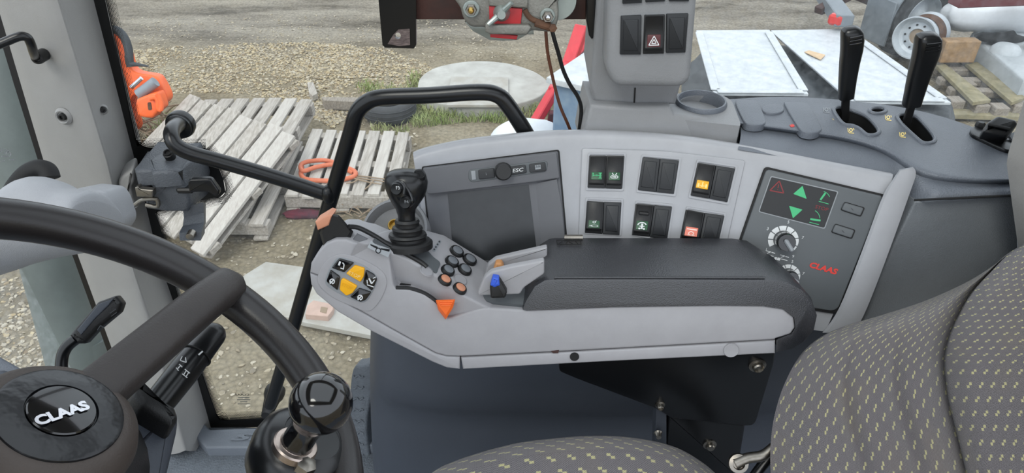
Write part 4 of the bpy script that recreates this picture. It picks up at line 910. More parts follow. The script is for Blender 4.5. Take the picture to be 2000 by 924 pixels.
sym(0, [stroke((190, 612), (198, 588), 12), stroke((212, 595), (222, 606), 6), stroke((222, 606), (218, 632), 6), stroke((200, 628), (220, 634), 6)])
sym(2, [stroke((372, 690), (388, 722), 9), stroke((388, 722), (405, 700), 6), stroke((360, 700), (362, 722), 5), stroke((395, 690), (412, 682), 5), stroke((360, 728), (400, 742), 5)])
for i, (x, y) in ((3, (150, 708)), (5, (318, 805))): sym(i, [arcline(x, y, 14, 150, 420, 6, 10), stroke((x - 14, y + 14), (x + 8, y - 8), 7), stroke((x - 16, y - 8), (x + 6, y + 16), 6)])
# top deck with joystick and push buttons
dA = AS(740, 486); dB = AS(955, 602); dC = ony(850, 452, AS(850, 500).y + .10)
DK = plane3(dA, dB, dC)
deck = [(700, 472), (716, 466), (742, 452), (765, 446), (835, 449), (868, 458), (1000, 540), (1062, 580), (1030, 604), (955, 602), (905, 577), (858, 542), (800, 508), (745, 484)]
dk = obj('deck', plate(deck, DK, .0, .05, .004), 'shell_grey', ar, ang=40)
obj('deck_sticker', plate(z1([(385, 460), (505, 518), (488, 562), (362, 502)]), DK, .0006, .0008), 'sticker_silver', dk)
flat('sticker_symbol', [z1(s) for s in ([(380, 482), (425, 500), (420, 512), (382, 490)], [(498, 514), (445, 508), (440, 514), (494, 528)], arcline(428, 522, 15, 0, 360, 5, 14))], DK, 'switch_black', dk, h=.001)
obj('thumb_recess', plate(csm(z1([(395, 470), (430, 440), (500, 470), (600, 490), (700, 505), (760, 560), (800, 595), (790, 630), (770, 655), (690, 590), (560, 525), (470, 500)]), 4, True), DK, .0012, .003), 'panel_grey', dk)
obj('rubber_bead', tube([DK(u, v, .002) for u, v in csm(z1([(250, 378), (310, 385), (400, 430), (480, 480), (600, 545), (680, 590), (720, 622)]), 4)], .0035, 10), 'black_soft', dk)
obj('deck_label', plate(rnd(z1([(750, 520), (795, 455), (810, 465), (768, 532)]), 3), DK, .0006, .001), 'grey_print', dk)
flat('label_print', [ell(*z1([p])[0], 1.8, 1.8, 8) for p in ((765, 515), (775, 500), (785, 484), (796, 468))], DK, 'dark_print', dk, h=.001)
for (x, y, m_) in ((897, 532, 'g'), (868, 594, 'g'), (843, 647, 'g'), (825, 705, 'o'), (975, 582, 'g'), (945, 642, 'g'), (915, 756, 'o')):
    u, v = z1([(x, y)])[0]
    bt = obj('push_button', disc(u, v, 11, DK, [(1.05, 0), (1.0, .004), (.92, .0052), (.82, .0052), (.78, .004), (.0, .004)], 28), 'black_soft', ar)
    obj('button_cap', disc(u, v, 8.2, DK, [(1, .003), (.96, .0058), (.7, .0066), (0, .0068)], 24), 'button_grey' if m_ == 'g' else 'orange_faded', bt)
for (x, y) in ((718, 648), (922, 698)):
    u, v = z1([(x, y)])[0]; obj('blank_cap', disc(u, v, 11.5, DK, [(1.02, 0), (1, .0012), (.94, .0014), (.93, .0004), (.9, .0004), (.88, .0012), (0, .0012)], 28), 'shell_grey', ar)
# joystick
JB = DK(797, 478); JX = V((0, .32, .947)).normalized()
js = obj('joystick', lathe(JB, JX, [(.036, -.004), (.036, .004), (.033, .007), (.0265, .008), (.0265, .012), (.028, .014), (.0265, .0175), (.0215, .0185), (.0215, .0225), (.0225, .0245), (.021, .0275), (.0175, .029), (.0175, .0335), (.0182, .035), (.0165, .0385), (0, .039)], 40), 'black_soft', ar, label='black joystick with ribbed rubber boot')
rings = []; RX = V((1, 0, 0)); RY = JX.cross(RX)
Rsc = 1400 / ((JB - CAM).dot(FW))
for h, r, ox, fl in ((.034, .0125, 0, 1), (.045, .0125, -.0005, 1), (.054, .0145, -.001, 1), (.064, .021, 0, 1), (.074, .0265, .001, .95), (.084, .0298, .001, .9), (.093, .031, .001, .88), (.101, .0298, .0008, .86), (.107, .0255, .0002, .84), (.1105, .0175, 0, .82), (.112, .007, 0, .8)):
    c = JB + JX * h + RX * ox; rings.append([c + RX * r * math.cos(t) + RY * r * fl * math.sin(t) for t in [2 * math.pi * j / 32 for j in range(32)]])
obj('grip', loft(rings), 'black_satin', js, ang=70)
GPj = Plane(JB + JX * .083 - V((0, .024, -.005)), (-.25, -.9, .25))
obj('key_insert', plate(csm(z1([(505, 120), (545, 98), (585, 115), (625, 190), (635, 235), (610, 270), (575, 268), (540, 215), (512, 165)]), 4, True), GPj, .002, .012, .002), 'black_gloss', js)
for x, y, t in ((545, 145, 'F3'), (598, 228, 'F4')):
    u, v = z1([(x, y)])[0]; k = obj('thumb_button', disc(u, v, 11.5, GPj, [(1, 0), (1, .005), (.85, .007), (0, .0065)], 24), 'black_satin', js)
    text(t, GPj, u, v, (1, .0), 6, 'white_print' if t == 'F3' else 'grey_print', js, name='key_lettering', h=.0075)
obj('top_button', disc(819, 344, 13, Plane(JB + JX * .105 + V((.018, -.012, .0)), (.2, -.4, .9)), [(1, -.004), (1, .003), (.85, .006), (.7, .0045), (0, .0045)], 24), 'black_satin', js)
# thumb lever left of the joystick
tl_ = obj('thumb_lever', loft([[AS(u, v, h) for u, v in q] for q, h in (([(624, 455), (640, 424), (652, 418), (662, 420), (690, 452), (684, 466), (655, 466), (632, 482)], -.045), ([(624, 455), (640, 424), (652, 418), (662, 420), (690, 452), (684, 466), (655, 466), (632, 482)], -.012), ([(629, 456), (643, 427), (652, 422), (660, 424), (684, 452), (678, 462), (653, 462), (635, 476)], -.008))]), 'black_soft', ar)
obj('thumb_lever_cap', plate([(615, 434), (640, 419), (648, 422), (642, 441), (620, 451)], AS, -.006, .03, .003), 'orange_faded', tl_)
obj('lever_cheek', plate(z1([(270, 455), (300, 415), (365, 448), (340, 496), (262, 462)]), Plane(AS(700, 465, -.01), (0, -.6, .8)), 0, .03, .002), 'bezel_grey', ar)
# fins and small levers in front of the pad
FA = Plane((0, .80, 2.0), (0, -1, .15)); FB = Plane((0, .855, 2.0), (0, -1, .15))
obj('lever_guard', plate(rnd(z2([(165, 225), (190, 165), (218, 142), (300, 122), (425, 98), (425, 150), (345, 205), (330, 230), (170, 235)]), 4), FA, 0, .01, .003), 'shell_grey', ar)
obj('lever_guard', plate(rnd(z2([(180, 190), (205, 115), (235, 92), (330, 70), (436, 46), (436, 100), (200, 200)]), 4), FB, 0, .01, .003), 'shell_grey', ar)
obj('guard_floor', plate(z2([(160, 215), (330, 200), (350, 205), (345, 270), (200, 255)]), plane3(AS(955, 598, -.002), AS(1025, 600, -.002), ony(1020, 560, .83)), 0, .03), 'panel_grey', ar)
bl = obj('small_lever', plate(rnd(z2([(212, 200), (228, 166), (250, 170), (280, 222), (272, 245), (216, 246)]), 3), Plane((0, .785, 2.0), (0, -1, .3)), 0, .016, .003), 'black_soft', ar)
obj('blue_tip', plate(rnd(z2([(214, 196), (224, 164), (248, 168), (252, 196), (230, 204)]), 2), Plane((0, .783, 2.0), (0, -1, .3)), .001, .018, .003), 'blue_plastic', bl)
tn = obj('small_lever', plate(rnd(z2([(225, 140), (236, 108), (258, 108), (268, 125), (262, 150)]), 3), Plane((0, .835, 2.0), (0, -1, .3)), 0, .016, .003), 'tan_plastic', ar)
# pad: side outline lofted across the width, rear end wraps down
prof = [(1026, 606), (1033, 590), (1050, 564), (1064, 553), (1090, 551), (1300, 551), (1500, 552), (1530, 556), (1560, 570), (1582, 592), (1591, 618), (1585, 646), (1568, 668), (1545, 682), (1516, 688), (1516, 664), (1546, 652), (1553, 640), (1551, 620), (1530, 604), (1490, 598), (1400, 597), (1200, 600), (1028, 607)]
base = [AS(u, v, .003) for i, (u, v) in enumerate(prof)]
cx = sum((p.x for p in base)) / len(base); cz = 1.98
def pad_ring(dy, ins, shr):
    out = []
    for i, p in enumerate(base):
        z = p.z; x = p.x
        topk = max(0, min(1, (z - 1.97) / .05))
        x2 = x - ins * (1 if x > .38 else (-1 if x < .045 else 0)) - shr * max(0, (x - .22) / .2) + (.012 * dy / .12 if x < .05 else 0)
        out.append(V((x2, p.y + dy, z - ins * topk)))
    return out
obj('pad', loft([pad_ring(.0, .0, 0), pad_ring(.002, -.004, 0), pad_ring(.012, -.005, 0), pad_ring(.03, -.006, .005), pad_ring(.08, -.005, .02), pad_ring(.104, -.004, .035), pad_ring(.112, .004, .045)]), 'pad_black', ar, ang=50)
TPz = Plane((0, 0, max(p.z for p in base) + .0065), (0, 0, 1))
flat('pad_emboss', [stroke(*z2(p), 1.3) for p in ([(472, 18), (565, 18)], [(565, 18), (568, 34)], [(568, 34), (475, 34)], [(475, 34), (472, 18)], [(495, 22), (480, 31)], [(515, 22), (508, 32)], [(520, 24), (535, 32)], [(545, 22), (555, 32)])], TPz, 'black_matt', ar, h=.0004)
obj('pad_crease', tube([V((x, max(p.y for p in base) + .004, TPz.p.z - .0015)) for x in (.06, .15, .25, .36)], .0016, 8), 'pad_black', ar)
obj('hinge_pin', tube([ony(1102, 464, .9), ony(1138, 464, .9)], .0045, 12), 'steel', ar)
# carrier plate
BK = Plane((0, .80, 1.8), (0, -1, 0))
bk = obj('carrier_plate', plate(rnd([(1090, 700), (1514, 685), (1512, 708), (1504, 735), (1476, 826), (1468, 832), (1450, 832), (1310, 817), (1285, 800), (1125, 740), (1092, 726)], 6), BK, 0, .008, .002), 'black_satin', ar)
for u, v, r in ((1479, 713, 14), (1289, 790, 8)):
    obj('bolt', disc(u, v, r, BK, [(1.2, 0), (1.2, .002), (.8, .003), (.78, .008), (.6, .01), (.5, .007), (0, .007)], 24), 'steel', bk)
obj('support_post', plate(rnd([(1306, 812), (1456, 830), (1440, 930), (1296, 930)], 4), Plane((0, .82, 1.7), (0, -1, 0)), 0, .04, .004), 'black_satin', ar)
obj('support_edge', plate([(1282, 800), (1302, 806), (1302, 920), (1278, 900)], Plane((0, .815, 1.7), (0, -1, 0)), 0, .03, .002), 'housing_blue', ar)
obj('bolt', disc(1386, 868, 11, Plane((0, .82, 1.7), (0, -1, 0)), [(1.2, 0), (1.2, .002), (.8, .003), (.78, .008), (.6, .01), (0, .01)], 24), 'steel', ar)
obj('bolt', disc(1285, 846, 7, Plane((0, .81, 1.7), (0, -1, 0)), [(1.2, 0), (.8, .003), (.7, .01), (0, .01)], 20), 'steel', ar)
# ================================================================== SEAT
seat = thing('operator_seat', V((.3, .45, FZ)), 'grey woven fabric operator seat with yellow dash pattern', 'seat')
def uvgrid(name, f, nu, nv, parent, su, sv, swap=False, th=None, n=None):
    vs, fs = grid(f, nu, nv, th, n); uv = [(j / nv * sv, i / nu * su) if swap else (i / nu * su, j / nv * sv) for j in range(nv + 1) for i in range(nu + 1)]
    if th: uv = uv + uv
    return obj(name, (vs, fs), 'seat_fabric', parent, uv=uv, ang=80)
# cushion: loft across y (far bolster to near), each section along x
ctop = [(800, 985), (840, 924), (900, 893), (1000, 864), (1080, 853), (1150, 848), (1220, 850), (1290, 862), (1340, 882), (1395, 924), (1430, 985)]
ctop = csm(ctop, 5)
def cush(s, t):
    u, v = pl(ctop, s); p = ony(u, v, .74 - .02 * math.sin(math.pi * s)) + V((0, 0, .026))
    # t=0 lower far edge, rolls over the bolster, then runs towards the camera
    if t < .3:
        a = t / .3 * math.pi / 2 + .0; c = p + V((0, -.05, -.045))
        a = (1 - t / .3) * 1.9
        return c + V((0, math.sin(a) * .05, math.cos(a) * .045))
    k = (t - .3) / .7; mid = math.sin(math.pi * s)
    return p + V((0, -.05 - .5 * k, -.012 * math.sin(min(1, k * 4) * math.pi / 2) * mid - .0 * k))
uvgrid('cushion', cush, 70, 40, seat, .52, .62)
obj('cushion_base', box((.03, .45, 1.60), (.44, .46, .12), bev=.03), 'black_soft', seat)
# backrest: far wing and centre panel as a deep padded body
sil = csm([(1560, 1230), (1522, 1090), (1508, 990), (1505, 924), (1505, 870), (1512, 815), (1530, 755), (1562, 695), (1600, 660), (1650, 637), (1720, 616), (1800, 590), (1870, 560), (1925, 530), (1975, 492), (2030, 455), (2100, 405)], 5)
cre = csm([(1960, 1250), (1930, 1110), (1905, 1000), (1888, 924), (1870, 850), (1853, 780), (1845, 715), (1848, 680), (1858, 645), (1872, 615), (1890, 582), (1910, 556), (1935, 530), (1965, 500), (2000, 478), (2050, 450), (2110, 412)], 5)
def wing(s, t):
    a, b = pl(sil, s), pl(cre, s); u, v = lerp(a[0], b[0], t), lerp(a[1], b[1], t)
    d0 = lerp(.98, 1.02, s); hump = math.sin(min(1, t / .75) * math.pi / 2)
    d = d0 + .05 * (1 - math.sin(min(1, t / .35) * math.pi / 2)) - .07 * t + .035 * max(0, (t - .8) / .2) ** 2
    d += (.018 * math.exp(-((t - .40 - .55 * (.35 - s)) / .045) ** 2) + .018 * math.exp(-((t - .70 - .4 * (.35 - s)) / .05) ** 2)) * math.sin(math.pi * s / .5) if s < .5 else 0
    return atd(u, v, d)
BN = V((-.80, 0, .55)).normalized()
uvgrid('backrest_wing', wing, 80, 46, seat, .74, .40, th=.11, n=BN)
out2 = csm([(2190, 1260), (2165, 1120), (2150, 1010), (2140, 924), (2130, 850), (2120, 780), (2115, 715), (2115, 680), (2115, 645), (2120, 615), (2125, 582), (2130, 556), (2135, 530), (2140, 500), (2150, 478), (2160, 450), (2170, 412)], 5)
def centre(s, t):
    t *= 1.7
    if t > 1: return centre(s, 1 / 1.7 - 1e-6) + V((.05 * (t - 1) ** 2, -.34 * (t - 1) / .7, 0))
    a, b = pl(cre, s), pl(out2, s); u, v = lerp(a[0], b[0], t), lerp(a[1], b[1], t)
    e = min(1, t / .22); d = lerp(.98, 1.02, s) - .055 - .035 * math.sin(e * math.pi / 2) - .05 * t + (.03 if t == 0 else 0)
    return atd(u - 3 * (1 - e), v, d)
uvgrid('backrest_centre', centre, 80, 60, seat, .74, .26 * 2.1, swap=True, th=.11, n=BN)
obj('adjuster_arm', tube([atd(u, v, 1.06) for u, v in [(1435, 906), (1460, 895), (1490, 890), (1512, 872)]], [.009, .008, .008, .007], 14, 3), 'steel', seat)
obj('adjuster_eye', lathe(atd(1442, 905, 1.06), (-.1, -.7, .6), [(.014, -.006), (.015, 0), (.014, .004), (.009, .005), (.008, .0), (0, 0)], 24), 'steel', seat)
obj('adjuster_arm', tube([atd(u, v, 1.08) for u, v in [(1470, 935), (1490, 908), (1510, 885)]], .008, 14, 3), 'black_satin', seat)
# ================================================================== STEERING WHEEL
SC = CAM + V((-.28512905, .30517292, -.35072128)); SN = V((.54885432, .14459909, .82331649)).normalized()
E1 = V((.83206118, 0, -.55468387)); E2 = V((-.08020678, .98949032, -.12031529)); RW = .195
SWPl = Plane(SC, SN)
sw = thing('steering_wheel', SC - SN * .05, 'black padded steering wheel with round hub badge and spinner knob', 'steering wheel')
def onrim(t, r=RW, h=0): return SC + (E1 * math.cos(t) + E2 * math.sin(t)) * r + SN * h
TR = .0158
rings = []
for i in range(97):
    t = 2 * math.pi * i / 96; c = onrim(t); d = (E1 * math.cos(t) + E2 * math.sin(t))
    rings.append([c + (d * math.cos(a) * 1.0 + SN * math.sin(a) * 1.05) * TR for a in [2 * math.pi * j / 24 for j in range(24)]])
obj('rim', loft(rings, False, False), 'rim_leather', sw, ang=80)
# spokes: three
def spoke(p_in, p_out, w0, w1):
    a = SWPl(*p_in); b = SWPl(*p_out); X = (b - a).normalized(); Y = SN.cross(X); rs = []
    for k in range(13):
        t = k / 12; c = a.lerp(b, t) + SN * (-.012 + .024 * min(1, t * 1.4)); w = lerp(w0, w1, t); e = 1 if t < .9 else math.sqrt(max(.05, 1 - ((t - .9) / .1) ** 2 * .9))
        rs.append([c + Y * w * e * math.copysign(abs(math.cos(q)) ** .7, math.cos(q)) + SN * .014 * e * math.copysign(abs(math.sin(q)) ** .8, math.sin(q)) for q in [2 * math.pi * j / 20 for j in range(20)]])
    obj('spoke', loft(rs), 'spoke_leather', sw, ang=60)
spoke((168, 770), (455, 562), .0175, .0155)
th0 = math.atan2((SWPl(455, 562) - SC).dot(E2), (SWPl(455, 562) - SC).dot(E1))
for t in (th0 + 2.0, th0 + 2.8):
    q0 = to_px(onrim(t, .04)); q1 = to_px(onrim(t, .185)); spoke(q0, q1, .0165, .0155)
hubp = [(.05, -.045), (.05, -.004), (.0485, .0015), (.046, .0045), (.0415, .0062), (.04, .0055), (.0, .0055)]
HC = SWPl(115, 815)
obj('hub', lathe(HC, SN, [(.044, -.05), (.05, -.03), (.0515, -.014), (.049, -.006), (.043, .0005), (.0385, .0025), (.0, .0025)], 56), 'hub_brown', sw)
obj('hub_ring', lathe(HC, SN, [(.0372, .001), (.0366, .0040), (.0345, .0054), (.0208, .0068), (.0202, .005), (0, .005)], 56), 'hub_leather', sw)
bd = obj('badge', lathe(HC, SN, [(.0200, .004), (.0196, .0068), (.0188, .0076), (.012, .0084), (0, .0088)], 56), 'black_gloss', sw)
text('CLAAS', SWPl, 122, 806, (115, -38), 25, 'chrome', bd, name='badge_lettering', h=.0096, width=108, bold=.05, shear=.0)
# spinner knob on the rim
KT = SWPl(594, 876)
kb = obj('spinner_clamp', lathe(KT - SN * .012, SN, [(.03, -.02), (.036, -.012), (.0385, .004), (.037, .016), (.031, .024), (.0225, .0275), (.022, .0265), (0, .0265)], 40), 'black_satin', sw)
t0 = math.atan2((KT - SC).dot(E2), (KT - SC).dot(E1)); dr = (E1 * math.cos(t0) + E2 * math.sin(t0))
KA = (SN * .92 + V((.12, .10, .3))).normalized(); kbase = SWPl(577, 870, .0165)
obj('collar', lathe(kbase, KA, [(.0165, -.004), (.0165, .001), (.0155, .0022), (.0125, .0025), (.0115, .005), (0, .005)], 32), 'copper_ring', kb)
kn_c = atd(627, 788, (kbase + KA * .045 - CAM).dot(FW))
ax_ = (kn_c - kbase).normalized(); L_ = (kn_c - kbase).length
obj('knob', lathe(kbase, ax_, [(.0125, .001), (.0112, L_ - .03), (.0125, L_ - .022)] + [(.0222 * math.cos(a), L_ + .0222 * math.sin(a)) for a in [-.85 + (1.5707 + .85) * i / 16 for i in range(17)]], 40), 'black_gloss', kb, ang=60)
obj('clamp_nut', lathe(SWPl(592, 915, .012), SN, [(.008, 0), (.008, .006), (.004, .008), (0, .008)], 6), 'steel', kb)
# ================================================================== STEERING COLUMN with stalks
sc_ = thing('steering_column', SC - SN * .2, 'dark steering column shroud with indicator and wiper stalks', 'steering column')
obj('shroud', loft([[SC + SN * h + E1 * (ox + a * math.cos(q)) + E2 * (oy + b * math.sin(q)) for q in [2 * math.pi * j / 28 for j in range(28)]] for h, a, b, ox, oy in ((-.045, .045, .06, 0, 0), (-.06, .062, .078, .01, .005), (-.09, .068, .082, .012, .0), (-.16, .07, .08, .01, -.01), (-.3, .075, .075, -.02, -.02), (-.6, .08, .08, -.1, -.04))]), 'black_soft', sc_, ang=50)
CPl = Plane(SC - SN * .07, SN)
obj('shroud_cover', plate(rnd([(236, 740), (300, 775), (352, 800), (352, 830), (322, 960), (180, 960), (215, 850)], 10), CPl, 0, .06, .008), 'housing_blue', sc_)
obj('shroud_lip', plate(rnd([(268, 738), (300, 765), (345, 792), (352, 815), (340, 826), (280, 790), (262, 762)], 6), CPl, .02, .022, .006), 'black_soft', sc_)
# wiper stalk
a, b = atd(300, 800, .60), atd(415, 655, .66)
ws = obj('wiper_stalk', capsule([a, a.lerp(b, .5), b], [.0125, .0135, .0118], 24), 'black_satin', sc_)
obj('stalk_joint', tube([a.lerp(b, .70), a.lerp(b, .712)], .0142, 24), 'black_matt', ws)
X_ = (b - a).normalized(); nn = (CAM - a.lerp(b, .5)); nn = (nn - X_ * nn.dot(X_)).normalized()
WPl = Plane(a.lerp(b, .5) + nn * .0135, nn)
flat('stalk_mark', [stroke((346, 721), (353, 714), 1.8), stroke((344, 718), (349, 724), 1.5), stroke((350, 711), (356, 717), 1.5)], WPl, 'white_print', ws, h=.0012)
flat('stalk_mark', [stroke((358, 733), (364, 724), 1.8), stroke((363, 736), (369, 727), 1.8), stroke((356, 730), (366, 738), 1.5), stroke((361, 721), (371, 729), 1.5)], WPl, 'white_print', ws, h=.0012)
flat('stalk_mark', [stroke((352, 704), (364, 708), 1.5), stroke((364, 708), (362, 698), 1.5), stroke((352, 704), (356, 696), 1.5)], WPl, 'white_print', ws, h=.0012)
flat('stalk_mark', [stroke((388, 693), (396, 686), 3)], WPl, 'white_print', ws, h=.0012)
# indicator stalk
ist = obj('indicator_stalk', tube([atd(u, v, .60) for u, v in [(122, 745), (120, 715), (123, 692), (133, 675), (150, 661)]], .0048, 14, 4), 'black_satin', sc_)
IP = Plane(atd(185, 620, .60), (.25, -.75, .6))
pq = [(134, 656), (146, 640), (190, 590), (226, 577), (238, 592), (232, 610), (190, 645), (165, 672), (150, 672)]
obj('paddle', plate(rnd(pq, 3), IP, 0, .014, .004), 'black_soft', ist)
obj('paddle_facet', plate([(150, 645), (192, 594), (222, 583), (212, 597), (186, 622), (158, 655)], IP, .0012, .002, .001), 'housing_blue', ist)
flat('stalk_mark', [stroke((190, 645), (196, 636), 1.5), stroke((196, 636), (203, 640), 1.5), stroke((215, 612), (226, 604), 1.2), stroke((217, 618), (228, 610), 1.2)], IP, 'dark_print', ist, h=.003)
# ================================================================== YARD OUTSIDE
def gh(x, y):
    n = noise.fractal(V((x * .9, y * 1.3, 3.1)), 1.0, 2.0, 4) * .018 + noise.fractal(V((x * 6, y * 6, 1.7)), .9, 2.0, 3) * .014
    r = math.sin(y * 2.2 + .35 * x + .8 * noise.noise(V((x * .6, y * .6, 0)))) * .012 if y > 6.4 else 0
    return n + r - .012
def yard():
    xs = [-60, -30, -14] + [-7 + .055 * i for i in range(270)] + [14, 30, 60]; ys = [-40, -12, -2] + [1.25 + .045 * i for i in range(205)] + [14, 30, 70]
    vs = [V((x, y, gh(x, y) if (-7.1 < x < 8 and 1.2 < y < 10.6) else -.02)) for y in ys for x in xs]; w = len(xs)
    return vs, [(j * w + i, j * w + i + 1, (j + 1) * w + i + 1, (j + 1) * w + i) for j in range(len(ys) - 1) for i in range(w - 1)]
yv, yf = yard()
g = struct('yard_ground', (yv, yf), 'yard_ground', 'beige gravel and packed mud of the yard outside', 'ground', ang=180)
g.data.transform(Matrix.Translation(g.location)); g.location = (0, 0, 0)      # origin at the yard's own zero
# --- loose gravel (uncountable)
ICO = [(0, 0, -1), (.72, -.53, -.45), (-.28, -.85, -.45), (-.89, 0, -.45), (-.28, .85, -.45), (.72, .53, -.45), (.28, -.85, .45), (-.72, -.53, .45), (-.72, .53, .45), (.28, .85, .45), (.89, 0, .45), (0, 0, 1)]
ICF = [(0, 1, 2), (1, 0, 5), (0, 2, 3), (0, 3, 4), (0, 4, 5), (1, 5, 10), (2, 1, 6), (3, 2, 7), (4, 3, 8), (5, 4, 9), (1, 10, 6), (2, 6, 7), (3, 7, 8), (4, 8, 9), (5, 9, 10), (6, 10, 11), (7, 6, 11), (8, 7, 11), (9, 8, 11), (10, 9, 11)]
def stones(name, spots, m, label):
    vs, fs = [], []
    for x, y, r in spots:
        k = len(vs); a = random.uniform(0, 6.3); ca, sa = math.cos(a), math.sin(a); e1, e2, e3 = random.uniform(.7, 1.4), random.uniform(.6, 1.0), random.uniform(.4, .7); z0 = gh(x, y)
        for p in ICO:
            q = (p[0] * e1 + random.uniform(-.15, .15), p[1] * e2 + random.uniform(-.15, .15)); vs.append(V((x + r * (q[0] * ca - q[1] * sa), y + r * (q[0] * sa + q[1] * ca), z0 + r * e3 * (p[2] + .35))))
        fs += [tuple(i + k for i in f) for f in ICF]
    o = obj(name, (vs, fs), m, ang=40); setprops(o, label, 'gravel', kind='stuff')
def scatter(poly, n, r0, r1):
    us = [p[0] for p in poly]; vs_ = [p[1] for p in poly]; out = []
    while len(out) < n:
        u, v = random.uniform(min(us), max(us)), random.uniform(min(vs_), max(vs_))
        if inside((u, v), poly):
            q = onz(u, v, 0)
            if noise.noise(V((q.x * 1.4, q.y * 1.4, 5))) + .5 * noise.noise(V((q.x * 5, q.y * 5, 2))) > random.uniform(-.75, .35): out.append((q.x, q.y, r0 + (r1 - r0) * random.random() ** 1.6))
    return out
band = [(210, 100), (450, 85), (620, 80), (760, 95), (860, 140), (800, 190), (700, 210), (650, 250), (600, 225), (560, 190), (400, 180), (330, 180), (270, 240)]
left = [(-120, 545), (120, 535), (230, 700), (240, 800), (-120, 760)]
A = scatter(band, 11000, .007, .019); B = scatter(left, 2200, .007, .017)
stones('loose_gravel', A[:7500] + B[:800], 'pebble', 'loose pale yellow pebbles strewn across the yard')
stones('fine_gravel', A[7500:] + B[800:] + scatter([(215, 30), (1000, 20), (1150, 120), (800, 130), (500, 120), (215, 120)], 1500, .006, .015) + scatter([(330, 470), (620, 420), (800, 420), (720, 700), (440, 830), (340, 600)], 420, .006, .018) + scatter([(640, 210), (800, 230), (830, 300), (800, 320)], 120, .01, .022), 'pebble_grey', 'grey-beige small stones scattered on the dirt')
# --- grass (uncountable)
def grass(name, spots, label):
    vs, fs = [], []
    for x, y, h in spots:
        z = gh(x, y); a = random.uniform(0, 6.3); b = random.uniform(0, 6.3); w = .004; d = V((math.cos(a), math.sin(a), 0)); l = V((math.cos(b), math.sin(b), 0)) * h * random.uniform(.3, .9)
        k = len(vs); p = V((x, y, z)); vs += [p - d * w, p + d * w, p + l * .4 + V((0, 0, h * .65)) + d * w * .7, p + l * .4 + V((0, 0, h * .65)) - d * w * .7, p + l + V((0, 0, h * .9))]
        fs += [(k, k + 1, k + 2, k + 3), (k + 3, k + 2, k + 4)]
    o = obj(name, (vs, fs), 'grass_green', ang=180); setprops(o, label, 'grass', kind='stuff')
gs = []
for poly, n in (([(805, 200), (850, 205), (1000, 200), (1010, 222), (990, 240), (900, 238), (810, 250), (795, 235)], 1500), ([(1010, 200), (1075, 170), (1085, 210), (1060, 230), (1015, 228)], 500), ([(690, 160), (780, 170), (860, 165), (830, 185), (700, 185)], 350), ([(800, 150), (825, 150), (825, 190), (790, 190)], 160), ([(725, 245), (800, 250), (800, 262), (725, 262)], 120), ([(285, 260), (330, 220), (340, 240), (290, 290)], 120), ([(50, 480), (130, 470), (190, 640), (120, 620)], 120)):
    gs += [(x, y, random.uniform(.03, .10)) for x, y, r in scatter(poly, n, 0, 1)]
grass('grass_tufts', gs, 'short green grass growing along the concrete disc')
# --- pallets: every board a part
def pallet(label, A, B, C, D, n, m, gap=.22, depth=.10, jitter=.01, stringers=3, runners=True, skip=()):
    """top surface corners: A far-left, B far-right, C near-right, D near-left; boards run A->D"""
    A, B, C, D = V(A), V(B), V(C), V(D); N = (B - A).cross(D - A).normalized(); N = N if N.z > 0 else -N
    base = (A + B + C + D) / 4 - N * depth; t = thing('pallet', base, label, 'pallet', 'wooden pallets lying in the yard')
    for i in range(n):
        if i in skip: continue
        a, b = (i + gap / 2) / n, (i + 1 - gap / 2) / n; j = lambda: random.uniform(-jitter, jitter)
        e0, e1 = random.uniform(-.02, .02), random.uniform(-.03, .03); dl = (D - A).normalized()
        c4 = [A.lerp(B, a + j() * .4) + dl * e0, A.lerp(B, b + j() * .4) + dl * e0, D.lerp(C, b + j() * .4) + dl * e1, D.lerp(C, a + j() * .4) + dl * e1]
        h0, h1 = j() * .35, j() * .35; c4 = [c4[0] + N * h0, c4[1] + N * h0, c4[2] + N * h1, c4[3] + N * h1]
        obj('board', slab(c4, N, .02, .003, 2), random.choice(m), t)
    for k in range(stringers):
        s = (.06, .5, .94)[k] if stringers == 3 else k / (stringers - 1)
        p, q = A.lerp(D, s), B.lerp(C, s); X = q - p
        obj('stringer', box((p + q) / 2 - N * (.02 + (depth - .045) / 2), (X.length, .08, depth - .045), X, N.cross(X), bev=.003), m[-1], t)
    if runners:
        for k in range(3):
            s = (.06, .5, .94)[k]; p, q = A.lerp(B, s), D.lerp(C, s); X = q - p
            obj('bottom_board', box((p + q) / 2 - N * (depth - .011), (X.length, .09, .022), X, N.cross(X), bev=.003), m[-1], t)
    return t
W3 = ['old_wood', 'old_wood_pale', 'old_wood']
Ap = onz(368, 182, .43); Bp = onz(581, 264, .43); Cp = onz(404, 494, .15)
pallet('weathered grey pallet tilted on top of the others behind the latch', Ap, Bp, Cp, Ap + (Cp - Bp), 8, W3, .16, .085)
pallet('weathered grey pallet at the back partly under the tilted pallet', (-2.46, 5.32, .27), (-1.58, 5.32, .27), (-1.60, 4.35, .27), (-2.48, 4.35, .27), 7, W3, .22, .13)
pallet('weathered grey pallet with one long board end showing beneath the tilted pallet', (-2.44, 4.85, .13), (-1.57, 4.85, .13), (-1.545, 3.72, .13), (-2.44, 3.74, .13), 7, W3, .3, .12)
p3 = [onz(606, 251, .14), onz(802, 259, .14), onz(776, 384, .14), onz(553, 381, .14)]
pallet('pale grey pallet lying flat with an orange hose on it', *p3, 7, ['old_wood_pale', 'old_wood_pale', 'old_wood'], .26, .135)
